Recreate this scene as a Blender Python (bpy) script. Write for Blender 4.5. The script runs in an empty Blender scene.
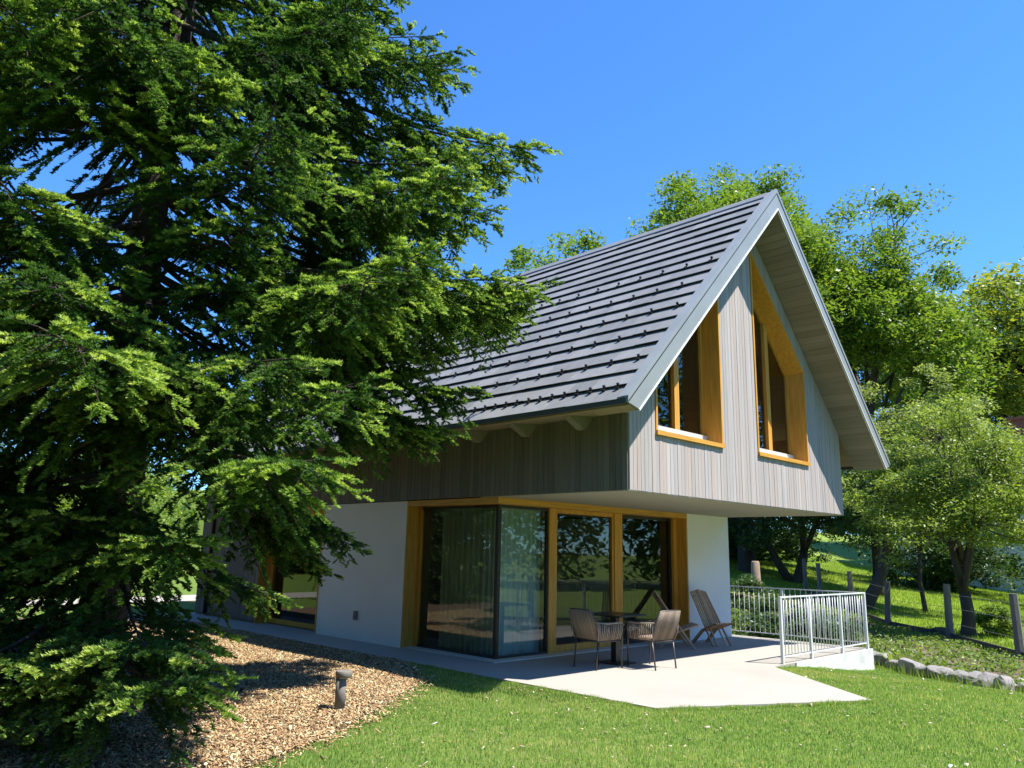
import bpy, math, random
import numpy as np
from mathutils import Matrix, Vector

# ------------------------------------------------------------------ camera, world, sun, exposure
scn = bpy.context.scene
COL = scn.collection
cam_d = bpy.data.cameras.new('camera')
cam = bpy.data.objects.new('camera', cam_d)
COL.objects.link(cam)
cam_d.sensor_width = 36.0
cam_d.lens = 772.0 / 1024.0 * 36.0
cam_d.clip_start = 0.05
cam_d.clip_end = 2000.0
CAM = Vector((-8.625, -6.404, 1.687))
cr = Vector((0.70726, -0.70660, 0.02218))
cu = Vector((-0.16519, -0.13467, 0.97702))
cf = Vector((0.68738, 0.69468, 0.21197))
cam.matrix_world = Matrix(((cr.x, cu.x, -cf.x, CAM.x), (cr.y, cu.y, -cf.y, CAM.y), (cr.z, cu.z, -cf.z, CAM.z), (0, 0, 0, 1)))
scn.camera = cam

SUN_TO = Vector((0.345, -0.64, 1.33)).normalized()          # towards the sun
world = bpy.data.worlds.new('World')
scn.world = world
world.use_nodes = True
wt = world.node_tree
for n in list(wt.nodes):
    wt.nodes.remove(n)
w_out = wt.nodes.new('ShaderNodeOutputWorld')
w_bg = wt.nodes.new('ShaderNodeBackground')
w_sky = wt.nodes.new('ShaderNodeTexSky')
w_sky.sky_type = 'NISHITA'
w_sky.sun_disc = False
w_sky.sun_elevation = math.asin(SUN_TO.z)
w_sky.sun_rotation = math.atan2(SUN_TO.x, SUN_TO.y)
w_sky.altitude = 300
w_sky.air_density = 1.0
w_sky.dust_density = 0.0
w_sky.ozone_density = 5.0
w_bg.inputs['Strength'].default_value = 0.12
w_mul = wt.nodes.new('ShaderNodeMix')                        # a clear, deep blue summer sky
w_mul.data_type = 'RGBA'
w_mul.blend_type = 'MULTIPLY'
w_mul.inputs[0].default_value = 1.0
w_mul.inputs[7].default_value = (0.47, 0.84, 1.22, 1.0)
wt.links.new(w_sky.outputs['Color'], w_mul.inputs[6])
wt.links.new(w_mul.outputs[2], w_bg.inputs['Color'])
wt.links.new(w_bg.outputs['Background'], w_out.inputs['Surface'])
sun_d = bpy.data.lights.new('sun', 'SUN')
sun_d.energy = 5.0
sun_d.angle = math.radians(0.5)
sun_d.color = (1.0, 0.955, 0.88)
sun = bpy.data.objects.new('sun', sun_d)
COL.objects.link(sun)
sun.rotation_euler = (-SUN_TO).to_track_quat('-Z', 'Y').to_euler()
sun.location = SUN_TO * 60
scn.view_settings.view_transform = 'Standard'
scn.view_settings.look = 'None'
scn.view_settings.exposure = 1.12
scn.view_settings.gamma = 1.0
scn.view_settings.use_curve_mapping = False
scn.render.engine = 'CYCLES'
scn.cycles.max_bounces = 8
scn.cycles.transparent_max_bounces = 16
scn.cycles.caustics_reflective = False
scn.cycles.caustics_refractive = False
scn.cycles.use_denoising = True

random.seed(7)
rng = np.random.default_rng(11)

# ------------------------------------------------------------------ materials
def new_mat(name):
    m = bpy.data.materials.new(name)
    m.use_nodes = True
    nt = m.node_tree
    for n in list(nt.nodes):
        nt.nodes.remove(n)
    out = nt.nodes.new('ShaderNodeOutputMaterial')
    return m, nt, out

def ramp(nt, stops, src, interp='LINEAR'):
    r = nt.nodes.new('ShaderNodeValToRGB')
    r.color_ramp.interpolation = interp
    els = r.color_ramp.elements
    while len(els) < len(stops):
        els.new(0.5)
    for e, (p, c) in zip(els, stops):
        e.position = p
        e.color = (c[0], c[1], c[2], 1.0)
    nt.links.new(src, r.inputs['Fac'])
    return r.outputs['Color']

def noise(nt, scale, detail=4.0, stretch=None, rough=0.55):
    tc = nt.nodes.new('ShaderNodeTexCoord')
    n = nt.nodes.new('ShaderNodeTexNoise')
    n.inputs['Scale'].default_value = scale
    n.inputs['Detail'].default_value = detail
    n.inputs['Roughness'].default_value = rough
    if stretch:
        mp = nt.nodes.new('ShaderNodeMapping')
        mp.inputs['Scale'].default_value = stretch
        nt.links.new(tc.outputs['Object'], mp.inputs['Vector'])
        nt.links.new(mp.outputs['Vector'], n.inputs['Vector'])
    else:
        nt.links.new(tc.outputs['Object'], n.inputs['Vector'])
    return n.outputs['Fac']

def mixc(nt, a, b, fac, mode='MIX'):
    n = nt.nodes.new('ShaderNodeMix')
    n.data_type = 'RGBA'
    n.blend_type = mode
    for sock, v in ((n.inputs[6], a), (n.inputs[7], b)):
        if isinstance(v, tuple):
            sock.default_value = (v[0], v[1], v[2], 1)
        else:
            nt.links.new(v, sock)
    if isinstance(fac, (int, float)):
        n.inputs[0].default_value = fac
    else:
        nt.links.new(fac, n.inputs[0])
    return n.outputs[2]

def attr(nt, name='tint'):
    a = nt.nodes.new('ShaderNodeAttribute')
    a.attribute_name = name
    return a.outputs['Fac']

def pmat(name, col, rough=0.6, metal=0.0, nscale=6.0, namt=0.12, stretch=None, tint=None, bump=0.0, bscale=40.0, spec=0.5, detail=4.0, blotch=None):
    """Principled: base colour (or a tint ramp) times a procedural variation, optional bump."""
    m, nt, out = new_mat(name)
    b = nt.nodes.new('ShaderNodeBsdfPrincipled')
    b.inputs['Roughness'].default_value = rough
    b.inputs['Metallic'].default_value = metal
    b.inputs['Specular IOR Level'].default_value = spec
    nf = noise(nt, nscale, detail, stretch)
    base = ramp(nt, tint, attr(nt)) if tint else None
    var = ramp(nt, [(0.25, (1 - namt,) * 3), (0.75, (1 + namt,) * 3)], nf)
    c = mixc(nt, base if base else tuple(col), var, 1.0, 'MULTIPLY')
    if blotch:
        bf = noise(nt, blotch[0], 3.0)
        f = ramp(nt, [(blotch[2], (0, 0, 0)), (blotch[3], (1, 1, 1))], bf)
        c = mixc(nt, c, tuple(blotch[1]), f)
    nt.links.new(c, b.inputs['Base Color'])
    if bump > 0:
        bn = nt.nodes.new('ShaderNodeBump')
        bn.inputs['Strength'].default_value = bump
        bn.inputs['Distance'].default_value = 0.01
        nt.links.new(noise(nt, bscale, 3.0, stretch), bn.inputs['Height'])
        nt.links.new(bn.outputs['Normal'], b.inputs['Normal'])
    nt.links.new(b.outputs['BSDF'], out.inputs['Surface'])
    return m

def leaf_mat(name, stops, trans=0.35, rough=0.45, tcol=1.25, spec=0.35):
    m, nt, out = new_mat(name)
    c = ramp(nt, stops, attr(nt))
    p = nt.nodes.new('ShaderNodeBsdfPrincipled')
    p.inputs['Roughness'].default_value = rough
    p.inputs['Specular IOR Level'].default_value = spec
    nt.links.new(c, p.inputs['Base Color'])
    t = nt.nodes.new('ShaderNodeBsdfTranslucent')
    tc = mixc(nt, c, (tcol * 1.1, tcol * 1.15, tcol * 0.55), 1.0, 'MULTIPLY')
    nt.links.new(tc, t.inputs['Color'])
    mx = nt.nodes.new('ShaderNodeMixShader')
    mx.inputs[0].default_value = trans
    nt.links.new(p.outputs['BSDF'], mx.inputs[1])
    nt.links.new(t.outputs['BSDF'], mx.inputs[2])
    nt.links.new(mx.outputs[0], out.inputs['Surface'])
    return m

def glass_mat(name, tintc=(0.80, 0.86, 0.84), boost=1.45):
    m, nt, out = new_mat(name)
    fr = nt.nodes.new('ShaderNodeFresnel')
    fr.inputs['IOR'].default_value = 1.5
    mu = nt.nodes.new('ShaderNodeMath')
    mu.operation = 'MULTIPLY'
    mu.use_clamp = True
    mu.inputs[1].default_value = boost
    nt.links.new(fr.outputs[0], mu.inputs[0])
    tr = nt.nodes.new('ShaderNodeBsdfTransparent')
    tr.inputs['Color'].default_value = (*tintc, 1)
    gl = nt.nodes.new('ShaderNodeBsdfGlossy')
    gl.inputs['Roughness'].default_value = 0.0
    gl.inputs['Color'].default_value = (0.95, 0.97, 0.97, 1)
    mx = nt.nodes.new('ShaderNodeMixShader')
    nt.links.new(mu.outputs[0], mx.inputs[0])
    nt.links.new(tr.outputs[0], mx.inputs[1])
    nt.links.new(gl.outputs[0], mx.inputs[2])
    nt.links.new(mx.outputs[0], out.inputs['Surface'])
    return m

GR = (1.0, 1.0, 0.06)
M = {}
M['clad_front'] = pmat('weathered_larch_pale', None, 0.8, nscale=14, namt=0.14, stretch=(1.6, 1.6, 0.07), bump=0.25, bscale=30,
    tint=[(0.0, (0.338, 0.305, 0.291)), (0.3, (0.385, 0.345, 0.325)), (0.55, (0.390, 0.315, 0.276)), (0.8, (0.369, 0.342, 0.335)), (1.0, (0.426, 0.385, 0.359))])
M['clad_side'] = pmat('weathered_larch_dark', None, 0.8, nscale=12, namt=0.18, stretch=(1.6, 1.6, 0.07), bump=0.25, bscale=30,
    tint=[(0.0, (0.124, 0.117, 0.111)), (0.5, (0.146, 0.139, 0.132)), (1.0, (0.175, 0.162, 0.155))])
M['clad_soffit'] = pmat('soffit_boards', None, 0.75, nscale=10, namt=0.15, stretch=(2.0, 0.1, 2.0),
    tint=[(0.0, (0.17, 0.145, 0.115)), (0.5, (0.20, 0.17, 0.14)), (1.0, (0.24, 0.205, 0.17))])
M['underside'] = pmat('fibre_cement_underside', (0.34, 0.31, 0.265), 0.8, nscale=2.0, namt=0.06)
M['render'] = pmat('white_render', (0.80, 0.80, 0.79), 0.9, nscale=1.3, namt=0.04, bump=0.3, bscale=160)
M['timber'] = pmat('oiled_larch', (0.58, 0.29, 0.048), 0.5, nscale=16, namt=0.24, stretch=(1.5, 1.5, 0.12), spec=0.4)
M['timber_h'] = pmat('oiled_larch_lengthwise', (0.58, 0.29, 0.048), 0.5, nscale=16, namt=0.24, stretch=(0.12, 0.12, 1.5), spec=0.4)
M['darkframe'] = pmat('black_aluminium', (0.012, 0.012, 0.013), 0.4, nscale=5, namt=0.1)
M['sillmetal'] = pmat('pale_sill_metal', (0.62, 0.60, 0.56), 0.45, 0.2, nscale=4, namt=0.05)
M['roof'] = pmat('slate_grey_metal_shingles', None, 0.6, 0.0, nscale=9, namt=0.12, bump=0.15, bscale=25, spec=0.35, blotch=(1.1, (0.235, 0.235, 0.228), 0.50, 0.85),
    tint=[(0.0, (0.17, 0.173, 0.17)), (0.5, (0.20, 0.203, 0.20)), (1.0, (0.235, 0.238, 0.235))])
M['roofdark'] = pmat('black_snow_guard', (0.02, 0.021, 0.023), 0.5, nscale=5, namt=0.1)
M['verge'] = pmat('galvanised_verge_metal', (0.275, 0.295, 0.285), 0.45, 0.15, nscale=2.2, namt=0.1)
M['verge_edge'] = pmat('bright_verge_drip', (0.75, 0.75, 0.73), 0.45, 0.1, nscale=4, namt=0.05)
M['gutter'] = pmat('dark_gutter_metal', (0.09, 0.10, 0.10), 0.45, 0.3, nscale=4, namt=0.1)
M['eaveboard'] = pmat('brown_eave_board', (0.26, 0.20, 0.14), 0.7, nscale=10, namt=0.15, stretch=(1, 0.1, 1))
M['bracket'] = pmat('pale_corbel_wood', (0.194, 0.176, 0.151), 0.7, nscale=8, namt=0.12)
M['glass'] = glass_mat('insulating_glass')
M['floor_in'] = pmat('indoor_floor', (0.20, 0.14, 0.09), 0.4, nscale=5, namt=0.15, stretch=(0.2, 1, 1))
M['wall_in'] = pmat('indoor_wall', (0.16, 0.14, 0.115), 0.8, nscale=2, namt=0.1)
M['curtain'] = pmat('teal_grey_curtain', (0.62, 0.78, 0.73), 0.9, nscale=30, namt=0.1, stretch=(1, 1, 0.05))
M['plastic_grey'] = pmat('grey_plastic', (0.16, 0.16, 0.16), 0.5, nscale=5, namt=0.08)
M['concrete'] = pmat('pale_concrete', (0.335, 0.312, 0.272), 0.9, nscale=70, namt=0.16, bump=0.2, bscale=220, detail=7, blotch=(0.55, (0.295, 0.275, 0.238), 0.52, 0.8))
M['concrete_w'] = pmat('white_cast_concrete', (0.60, 0.60, 0.58), 0.85, nscale=5, namt=0.12, bump=0.5, bscale=30, blotch=(3.0, (0.42, 0.42, 0.39), 0.55, 0.8))
M['galv'] = pmat('galvanised_steel', (0.70, 0.71, 0.72), 0.45, 0.1, nscale=8, namt=0.08)
M['blackmetal'] = pmat('black_powder_coat', (0.018, 0.018, 0.019), 0.4, nscale=5, namt=0.1)
M['legmetal'] = pmat('grey_brown_leg_metal', (0.07, 0.062, 0.055), 0.4, 0.2, nscale=5, namt=0.1)
M['rope'] = pmat('taupe_rope', None, 0.85, nscale=60, namt=0.2, tint=[(0, (0.20, 0.155, 0.115)), (1, (0.33, 0.265, 0.205))])
M['cushion'] = pmat('taupe_cushion', (0.36, 0.26, 0.21), 0.95, nscale=40, namt=0.12)
M['tabletop'] = pmat('black_table_laminate', (0.022, 0.022, 0.024), 0.3, nscale=5, namt=0.1)
M['stick'] = pmat('brown_stick_wood', None, 0.6, nscale=20, namt=0.2, stretch=(1, 1, 0.3), tint=[(0, (0.361, 0.207, 0.119)), (0.6, (0.531, 0.332, 0.203)), (1, (0.560, 0.482, 0.309))])
M['stick_pale'] = pmat('pale_stick_wood', None, 0.6, nscale=20, namt=0.2, stretch=(1, 1, 0.3), tint=[(0, (0.300, 0.198, 0.114)), (0.6, (0.394, 0.270, 0.166)), (1, (0.488, 0.351, 0.227))])
M['bollard'] = pmat('grey_brown_bollard', (0.17, 0.155, 0.135), 0.75, 0.0, nscale=8, namt=0.12)
M['lens'] = pmat('pale_lamp_lens', (0.55, 0.55, 0.52), 0.3, nscale=5, namt=0.04)
M['bark'] = pmat('grey_bark', (0.055, 0.044, 0.034), 0.9, nscale=14, namt=0.4, stretch=(1, 1, 0.25), bump=0.9, bscale=25)
M['bark_s'] = pmat('spruce_bark', (0.060, 0.044, 0.034), 0.9, nscale=16, namt=0.4, bump=0.9, bscale=40)
M['bark_pale'] = pmat('pale_split_trunk', (0.26, 0.19, 0.13), 0.9, nscale=12, namt=0.3, stretch=(1, 1, 0.2), bump=0.6, bscale=25)
M['post'] = pmat('weathered_grey_post', (0.15, 0.138, 0.118), 0.85, nscale=14, namt=0.25, stretch=(1, 1, 0.15), bump=0.5, bscale=30)
M['wire'] = pmat('fence_wire', (0.25, 0.25, 0.25), 0.5, 0.6, nscale=5, namt=0.05)
M['stone'] = pmat('pale_kerb_stone', (0.25, 0.235, 0.225), 0.9, nscale=5, namt=0.3, bump=0.9, bscale=12, blotch=(4, (0.12, 0.105, 0.09), 0.45, 0.7))
M['brick'] = pmat('red_chimney_brick', (0.36, 0.12, 0.07), 0.9, nscale=12, namt=0.3)
M['white_house'] = pmat('pale_house_wall', (0.62, 0.64, 0.66), 0.9, nscale=1, namt=0.05)
M['house_roof'] = pmat('brown_roof_tiles', (0.20, 0.11, 0.08), 0.8, nscale=3, namt=0.2)
M['darkglass'] = pmat('dark_window', (0.03, 0.035, 0.04), 0.1, nscale=1, namt=0.05)
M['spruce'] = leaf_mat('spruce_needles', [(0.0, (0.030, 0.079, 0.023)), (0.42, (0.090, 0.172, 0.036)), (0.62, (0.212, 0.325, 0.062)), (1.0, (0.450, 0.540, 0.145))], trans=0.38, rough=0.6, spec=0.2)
M['leaf_oak'] = leaf_mat('walnut_leaves', [(0.0, (0.068, 0.125, 0.019)), (0.6, (0.144, 0.227, 0.029)), (1.0, (0.251, 0.316, 0.041))], trans=0.4)
M['leaf_gold'] = leaf_mat('yellowish_leaves', [(0.0, (0.100, 0.152, 0.022)), (0.6, (0.208, 0.257, 0.033)), (1.0, (0.344, 0.337, 0.048))], trans=0.4)
M['leaf_dark'] = leaf_mat('dark_leaves', [(0.0, (0.023, 0.055, 0.017)), (0.6, (0.049, 0.101, 0.026)), (1.0, (0.111, 0.169, 0.048))], trans=0.3)
M['leaf_fruit'] = leaf_mat('apple_leaves', [(0.0, (0.122, 0.186, 0.036)), (0.6, (0.217, 0.289, 0.054)), (1.0, (0.330, 0.386, 0.084))], trans=0.38)
M['leaf_silver'] = leaf_mat('silvery_leaves', [(0.0, (0.145, 0.189, 0.060)), (0.6, (0.232, 0.284, 0.090)), (1.0, (0.348, 0.392, 0.144))], trans=0.38)
M['leaf_shrub'] = leaf_mat('shrub_leaves', [(0.0, (0.058, 0.115, 0.019)), (0.6, (0.145, 0.230, 0.036)), (1.0, (0.290, 0.338, 0.060))], trans=0.38)
M['grass'] = leaf_mat('lawn_blades', [(0.0, (0.146, 0.255, 0.066)), (0.5, (0.261, 0.384, 0.099)), (0.85, (0.414, 0.486, 0.160)), (1.0, (0.795, 0.590, 0.374))], trans=0.48, rough=0.6, spec=0.2)
M['meadow'] = leaf_mat('meadow_blades', [(0.0, (0.170, 0.266, 0.035)), (0.6, (0.272, 0.365, 0.046)), (1.0, (0.409, 0.435, 0.105))], trans=0.5, rough=0.6, spec=0.15)
M['chips'] = pmat('wood_chips', None, 0.9, nscale=30, namt=0.2, tint=[(0, (0.067, 0.040, 0.021)), (0.3, (0.226, 0.132, 0.061)), (0.6, (0.427, 0.265, 0.127)), (0.85, (0.560, 0.411, 0.210)), (1.0, (0.560, 0.560, 0.343))])
M['fleck'] = pmat('fallen_leaf_and_daisy', None, 0.8, nscale=30, namt=0.1, tint=[(0, (0.22, 0.14, 0.075)), (0.45, (0.40, 0.31, 0.19)), (0.8, (0.48, 0.42, 0.29)), (0.93, (0.50, 0.47, 0.38)), (1.0, (0.62, 0.60, 0.54))])
M['soil'] = pmat('bed_soil', (0.13, 0.085, 0.06), 0.95, nscale=6, namt=0.4, bump=1.0, bscale=14)
M['mulchbase'] = pmat('mulch_base', (0.12, 0.075, 0.045), 0.95, nscale=25, namt=0.45, bump=1.0, bscale=40)

def ground_mat():
    m, nt, out = new_mat('lawn_and_meadow')
    b = nt.nodes.new('ShaderNodeBsdfPrincipled')
    b.inputs['Roughness'].default_value = 0.9
    b.inputs['Specular IOR Level'].default_value = 0.1
    n1 = noise(nt, 0.35, 5)
    n2 = noise(nt, 9.0, 5)
    c1 = ramp(nt, [(0.3, (0.085, 0.15, 0.028)), (0.7, (0.15, 0.21, 0.045))], n2)
    c2 = ramp(nt, [(0.3, (0.14, 0.215, 0.028)), (0.7, (0.20, 0.27, 0.045))], n2)
    geo = nt.nodes.new('ShaderNodeNewGeometry')
    sep = nt.nodes.new('ShaderNodeSeparateXYZ')
    nt.links.new(geo.outputs['Position'], sep.inputs[0])
    mr = nt.nodes.new('ShaderNodeMapRange')
    mr.inputs['From Min'].default_value = 11.0
    mr.inputs['From Max'].default_value = 17.0
    nt.links.new(sep.outputs['X'], mr.inputs['Value'])
    c = mixc(nt, c1, c2, mr.outputs[0])
    dry = ramp(nt, [(0.55, (0, 0, 0)), (0.8, (0.6, 0.6, 0.6))], n1)
    c = mixc(nt, c, (0.19, 0.19, 0.05), dry)
    nt.links.new(c, b.inputs['Base Color'])
    bn = nt.nodes.new('ShaderNodeBump')
    bn.inputs['Strength'].default_value = 0.8
    bn.inputs['Distance'].default_value = 0.03
    nt.links.new(noise(nt, 45.0, 3), bn.inputs['Height'])
    nt.links.new(bn.outputs['Normal'], b.inputs['Normal'])
    nt.links.new(b.outputs['BSDF'], out.inputs['Surface'])
    return m
M['ground'] = ground_mat()

# ------------------------------------------------------------------ mesh helpers
def link_mesh(name, me, mat, parent=None):
    o = bpy.data.objects.new(name, me)
    COL.objects.link(o)
    if mat:
        me.materials.append(mat)
    if parent is not None:
        o.parent = parent
    return o

def raw_mesh(name, V, nv, mat, tint=None, parent=None, smooth=False, faces=None):
    """V: (N*nv,3) vertices, every nv of them one face (or faces given as an index array)."""
    V = np.ascontiguousarray(V, dtype=np.float32)
    me = bpy.data.meshes.new(name)
    me.vertices.add(len(V))
    me.vertices.foreach_set('co', V.ravel())
    idx = np.arange(len(V), dtype=np.int32) if faces is None else np.ascontiguousarray(faces, dtype=np.int32).ravel()
    nf = len(idx) // nv
    me.loops.add(len(idx))
    me.loops.foreach_set('vertex_index', idx)
    me.polygons.add(nf)
    me.polygons.foreach_set('loop_start', np.arange(nf, dtype=np.int32) * nv)
    me.polygons.foreach_set('loop_total', np.full(nf, nv, dtype=np.int32))
    if smooth:
        me.polygons.foreach_set('use_smooth', np.ones(nf, dtype=bool))
    if tint is not None:
        a = me.attributes.new('tint', 'FLOAT', 'FACE')
        a.data.foreach_set('value', np.ascontiguousarray(tint, dtype=np.float32))
    me.update()
    return link_mesh(name, me, mat, parent)

class MB:
    def __init__(s):
        s.v, s.f, s.t, s.sm = [], [], [], []
    def add(s, pts, faces, tint=0.5, smooth=False):
        k = len(s.v)
        s.v += [tuple(p) for p in pts]
        for f in faces:
            s.f.append([k + i for i in f]); s.t.append(tint); s.sm.append(smooth)
    def hexa(s, a, tint=0.5):      # 4 bottom (ccw), 4 top
        s.add(a, [(3, 2, 1, 0), (4, 5, 6, 7), (0, 1, 5, 4), (1, 2, 6, 5), (2, 3, 7, 6), (3, 0, 4, 7)], tint)
    def box(s, x0, x1, y0, y1, z0, z1, tint=0.5):
        s.hexa([(x0, y0, z0), (x1, y0, z0), (x1, y1, z0), (x0, y1, z0), (x0, y0, z1), (x1, y0, z1), (x1, y1, z1), (x0, y1, z1)], tint)
    def prism_xz(s, pts, y0, y1, tint=0.5):
        n = len(pts)
        s.add([(p[0], y0, p[1]) for p in pts] + [(p[0], y1, p[1]) for p in pts],
              [tuple(range(n)), tuple(range(2 * n - 1, n - 1, -1))] + [((i + 1) % n, i, n + i, n + (i + 1) % n) for i in range(n)], tint)
    def prism_xy(s, pts, z0, z1, tint=0.5):
        n = len(pts)
        s.add([(p[0], p[1], z0) for p in pts] + [(p[0], p[1], z1) for p in pts],
              [tuple(range(n - 1, -1, -1)), tuple(range(n, 2 * n))] + [(i, (i + 1) % n, n + (i + 1) % n, n + i) for i in range(n)], tint)
    def ring_xz(s, outer, inner, y0, y1, tint=0.5):
        n = len(outer)
        P = [(p[0], y0, p[1]) for p in outer] + [(p[0], y0, p[1]) for p in inner] + [(p[0], y1, p[1]) for p in outer] + [(p[0], y1, p[1]) for p in inner]
        F = []
        for i in range(n):
            j = (i + 1) % n
            F += [(i, j, n + j, n + i), (2 * n + j, 2 * n + i, 3 * n + i, 3 * n + j), (j, i, 2 * n + i, 2 * n + j), (n + i, n + j, 3 * n + j, 3 * n + i)]
        s.add(P, F, tint)
    def tube(s, path, rad, n=8, tint=0.5, cap=True, smooth=True):
        path = [Vector(p) for p in path]
        if not hasattr(rad, '__len__'):
            rad = [rad] * len(path)
        k = len(path)
        P = []
        up = Vector((0, 0, 1)) if abs((path[1] - path[0]).normalized().z) < 0.9 else Vector((1, 0, 0))
        prev = None
        for i in range(k):
            d = (path[min(i + 1, k - 1)] - path[max(i - 1, 0)]).normalized()
            u = d.cross(up).normalized() if prev is None else (prev - d * prev.dot(d)).normalized()
            prev = u
            w = d.cross(u)
            for j in range(n):
                a = 2 * math.pi * j / n
                P.append(path[i] + (u * math.cos(a) + w * math.sin(a)) * rad[i])
        F = [(i * n + j, i * n + (j + 1) % n, (i + 1) * n + (j + 1) % n, (i + 1) * n + j) for i in range(k - 1) for j in range(n)]
        base = len(s.v)
        s.add(P, F, tint, smooth)
        if cap:
            s.f.append([base + j for j in range(n - 1, -1, -1)]); s.t.append(tint); s.sm.append(False)
            s.f.append([base + (k - 1) * n + j for j in range(n)]); s.t.append(tint); s.sm.append(False)
    def bar(s, a, b, w, h, tint=0.5, up=(0, 0, 1)):      # rectangular bar from a to b
        a, b = Vector(a), Vector(b)
        d = (b - a).normalized()
        u = d.cross(Vector(up))
        if u.length < 1e-4:
            u = d.cross(Vector((1, 0, 0)))
        u.normalize()
        v = u.cross(d)
        c = [(-w / 2, -h / 2), (w / 2, -h / 2), (w / 2, h / 2), (-w / 2, h / 2)]
        P = [a + u * x + v * y for x, y in c] + [b + u * x + v * y for x, y in c]
        s.hexa(P, tint)
    def build(s, name, mat, parent=None, bevel=0.0):
        me = bpy.data.meshes.new(name)
        me.from_pydata(s.v, [], s.f)
        a = me.attributes.new('tint', 'FLOAT', 'FACE')
        a.data.foreach_set('value', np.array(s.t, dtype=np.float32))
        me.polygons.foreach_set('use_smooth', np.array(s.sm, dtype=bool))
        me.update()
        o = link_mesh(name, me, mat, parent)
        if bevel > 0:
            b = o.modifiers.new('bevel', 'BEVEL')
            b.width = bevel
            b.segments = 2
            b.limit_method = 'ANGLE'
        return o

def tag(o, label=None, cat=None, group=None, kind=None):
    if label: o['label'] = label
    if cat: o['category'] = cat
    if group: o['group'] = group
    if kind: o['kind'] = kind
    return o

def thing(name, label, cat, loc=(0, 0, 0), rz=0.0, group=None):
    o = bpy.data.objects.new(name, None)
    COL.objects.link(o)
    o.empty_display_size = 0.2
    o.location = loc
    o.rotation_euler = (0, 0, rz)
    return tag(o, label, cat, group)

def copy_tree(o, parent=None):
    c = o.copy()
    COL.objects.link(c)
    if parent is not None:
        c.parent = parent
    for ch in list(o.children):
        copy_tree(ch, c)
    return c

def in_poly(x, y, poly):
    x = np.asarray(x); y = np.asarray(y)
    r = np.zeros(x.shape, bool)
    n = len(poly)
    for i in range(n):
        x1, y1 = poly[i]; x2, y2 = poly[(i + 1) % n]
        c = ((y1 > y) != (y2 > y))
        with np.errstate(divide='ignore', invalid='ignore'):
            xi = (x2 - x1) * (y - y1) / (y2 - y1 + 1e-12) + x1
        r ^= c & (x < xi)
    return r

def sstep(v, a, b):
    t = np.clip((np.asarray(v, float) - a) / (b - a), 0, 1)
    return t * t * (3 - 2 * t)

# ------------------------------------------------------------------ ground
def height(x, y):
    x = np.asarray(x, float); y = np.asarray(y, float)
    z = -0.035 - 0.36 * sstep(x, 3.2, 7.6)
    d = np.maximum(0, y - 3.5) * sstep(x, 9, 19)
    z = z + 6.5 * np.tanh((0.095 * d + 0.0035 * d * d) / 6.5)
    e = np.maximum(0, y - 19) * (1 - sstep(x, 9, 19))
    z = z + 0.9 * np.tanh(0.04 * e / 0.9)
    far = np.hypot(x, y)
    return z * (1 - 0.0 * far)
def hz(x, y):
    return float(height(x, y))

TERRACE = [(-0.9, 13.9), (-0.9, -1.01), (1.68, -2.41), (3.41, -0.28), (3.70, -0.24), (7.44, -0.24), (7.44, 13.9)]
MULCH = [(-12.0, -3.2), (-7.2, -1.55), (-5.51, -0.35), (-4.35, 0.22), (-3.1, 1.05), (-2.14, 1.83), (-1.4, 2.75), (-0.96, 3.55), (-0.9, 3.7), (-0.9, 13.9), (-9.0, 14.5), (-13.0, 9.0)]
KERB = [(9.6, 1.25), (8.64, 0.23), (7.8, -0.75), (6.86, -1.76), (5.42, -3.18), (3.9, -4.7), (2.4, -6.2)]
FENCE = [(25.2, 9.2), (22.6, 7.4), (20.4, 5.3), (18.06, 3.27), (15.4, 0.7), (12.0, -1.7), (8.7, -4.4), (5.5, -7.2)]

def axis(lo, hi, flo, fhi, fine, grow=1.25):
    a = list(np.arange(flo, fhi + 1e-6, fine))
    s = fine; v = a[-1]
    while v < hi:
        s *= grow; v += s; a.append(v)
    s = fine; v = a[0]; b = []
    while v > lo:
        s *= grow; v -= s; b.append(v)
    return np.array(b[::-1] + a)
gx = axis(-700, 700, -14, 40, 0.5)
gy = axis(-700, 700, -12, 34, 0.5)
GX, GY = np.meshgrid(gx, gy, indexing='ij')
GZ = height(GX, GY) + 0.012 * np.sin(GX * 1.7 + 1.1) * np.sin(GY * 1.3)
inside = in_poly(GX, GY, [(-1.6, 15), (-1.6, 0.2), (7, 0.2), (7, 15)])
GZ = np.where(inside, GZ - 0.12, GZ)
nx, ny = GX.shape
ii, jj = np.meshgrid(np.arange(nx - 1), np.arange(ny - 1), indexing='ij')
q = np.stack([ii * ny + jj, (ii + 1) * ny + jj, (ii + 1) * ny + jj + 1, ii * ny + jj + 1], -1).reshape(-1, 4)
g = raw_mesh('ground', np.stack([GX, GY, GZ], -1).reshape(-1, 3), 4, M['ground'], smooth=True, faces=q)
tag(g, 'mown green lawn running down to the sunny meadow', kind='structure')

t = MB(); t.prism_xy(TERRACE, -0.5, 0.0)
o = t.build('terrace', M['concrete']); tag(o, 'pale concrete terrace and path round the house', kind='structure')

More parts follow.
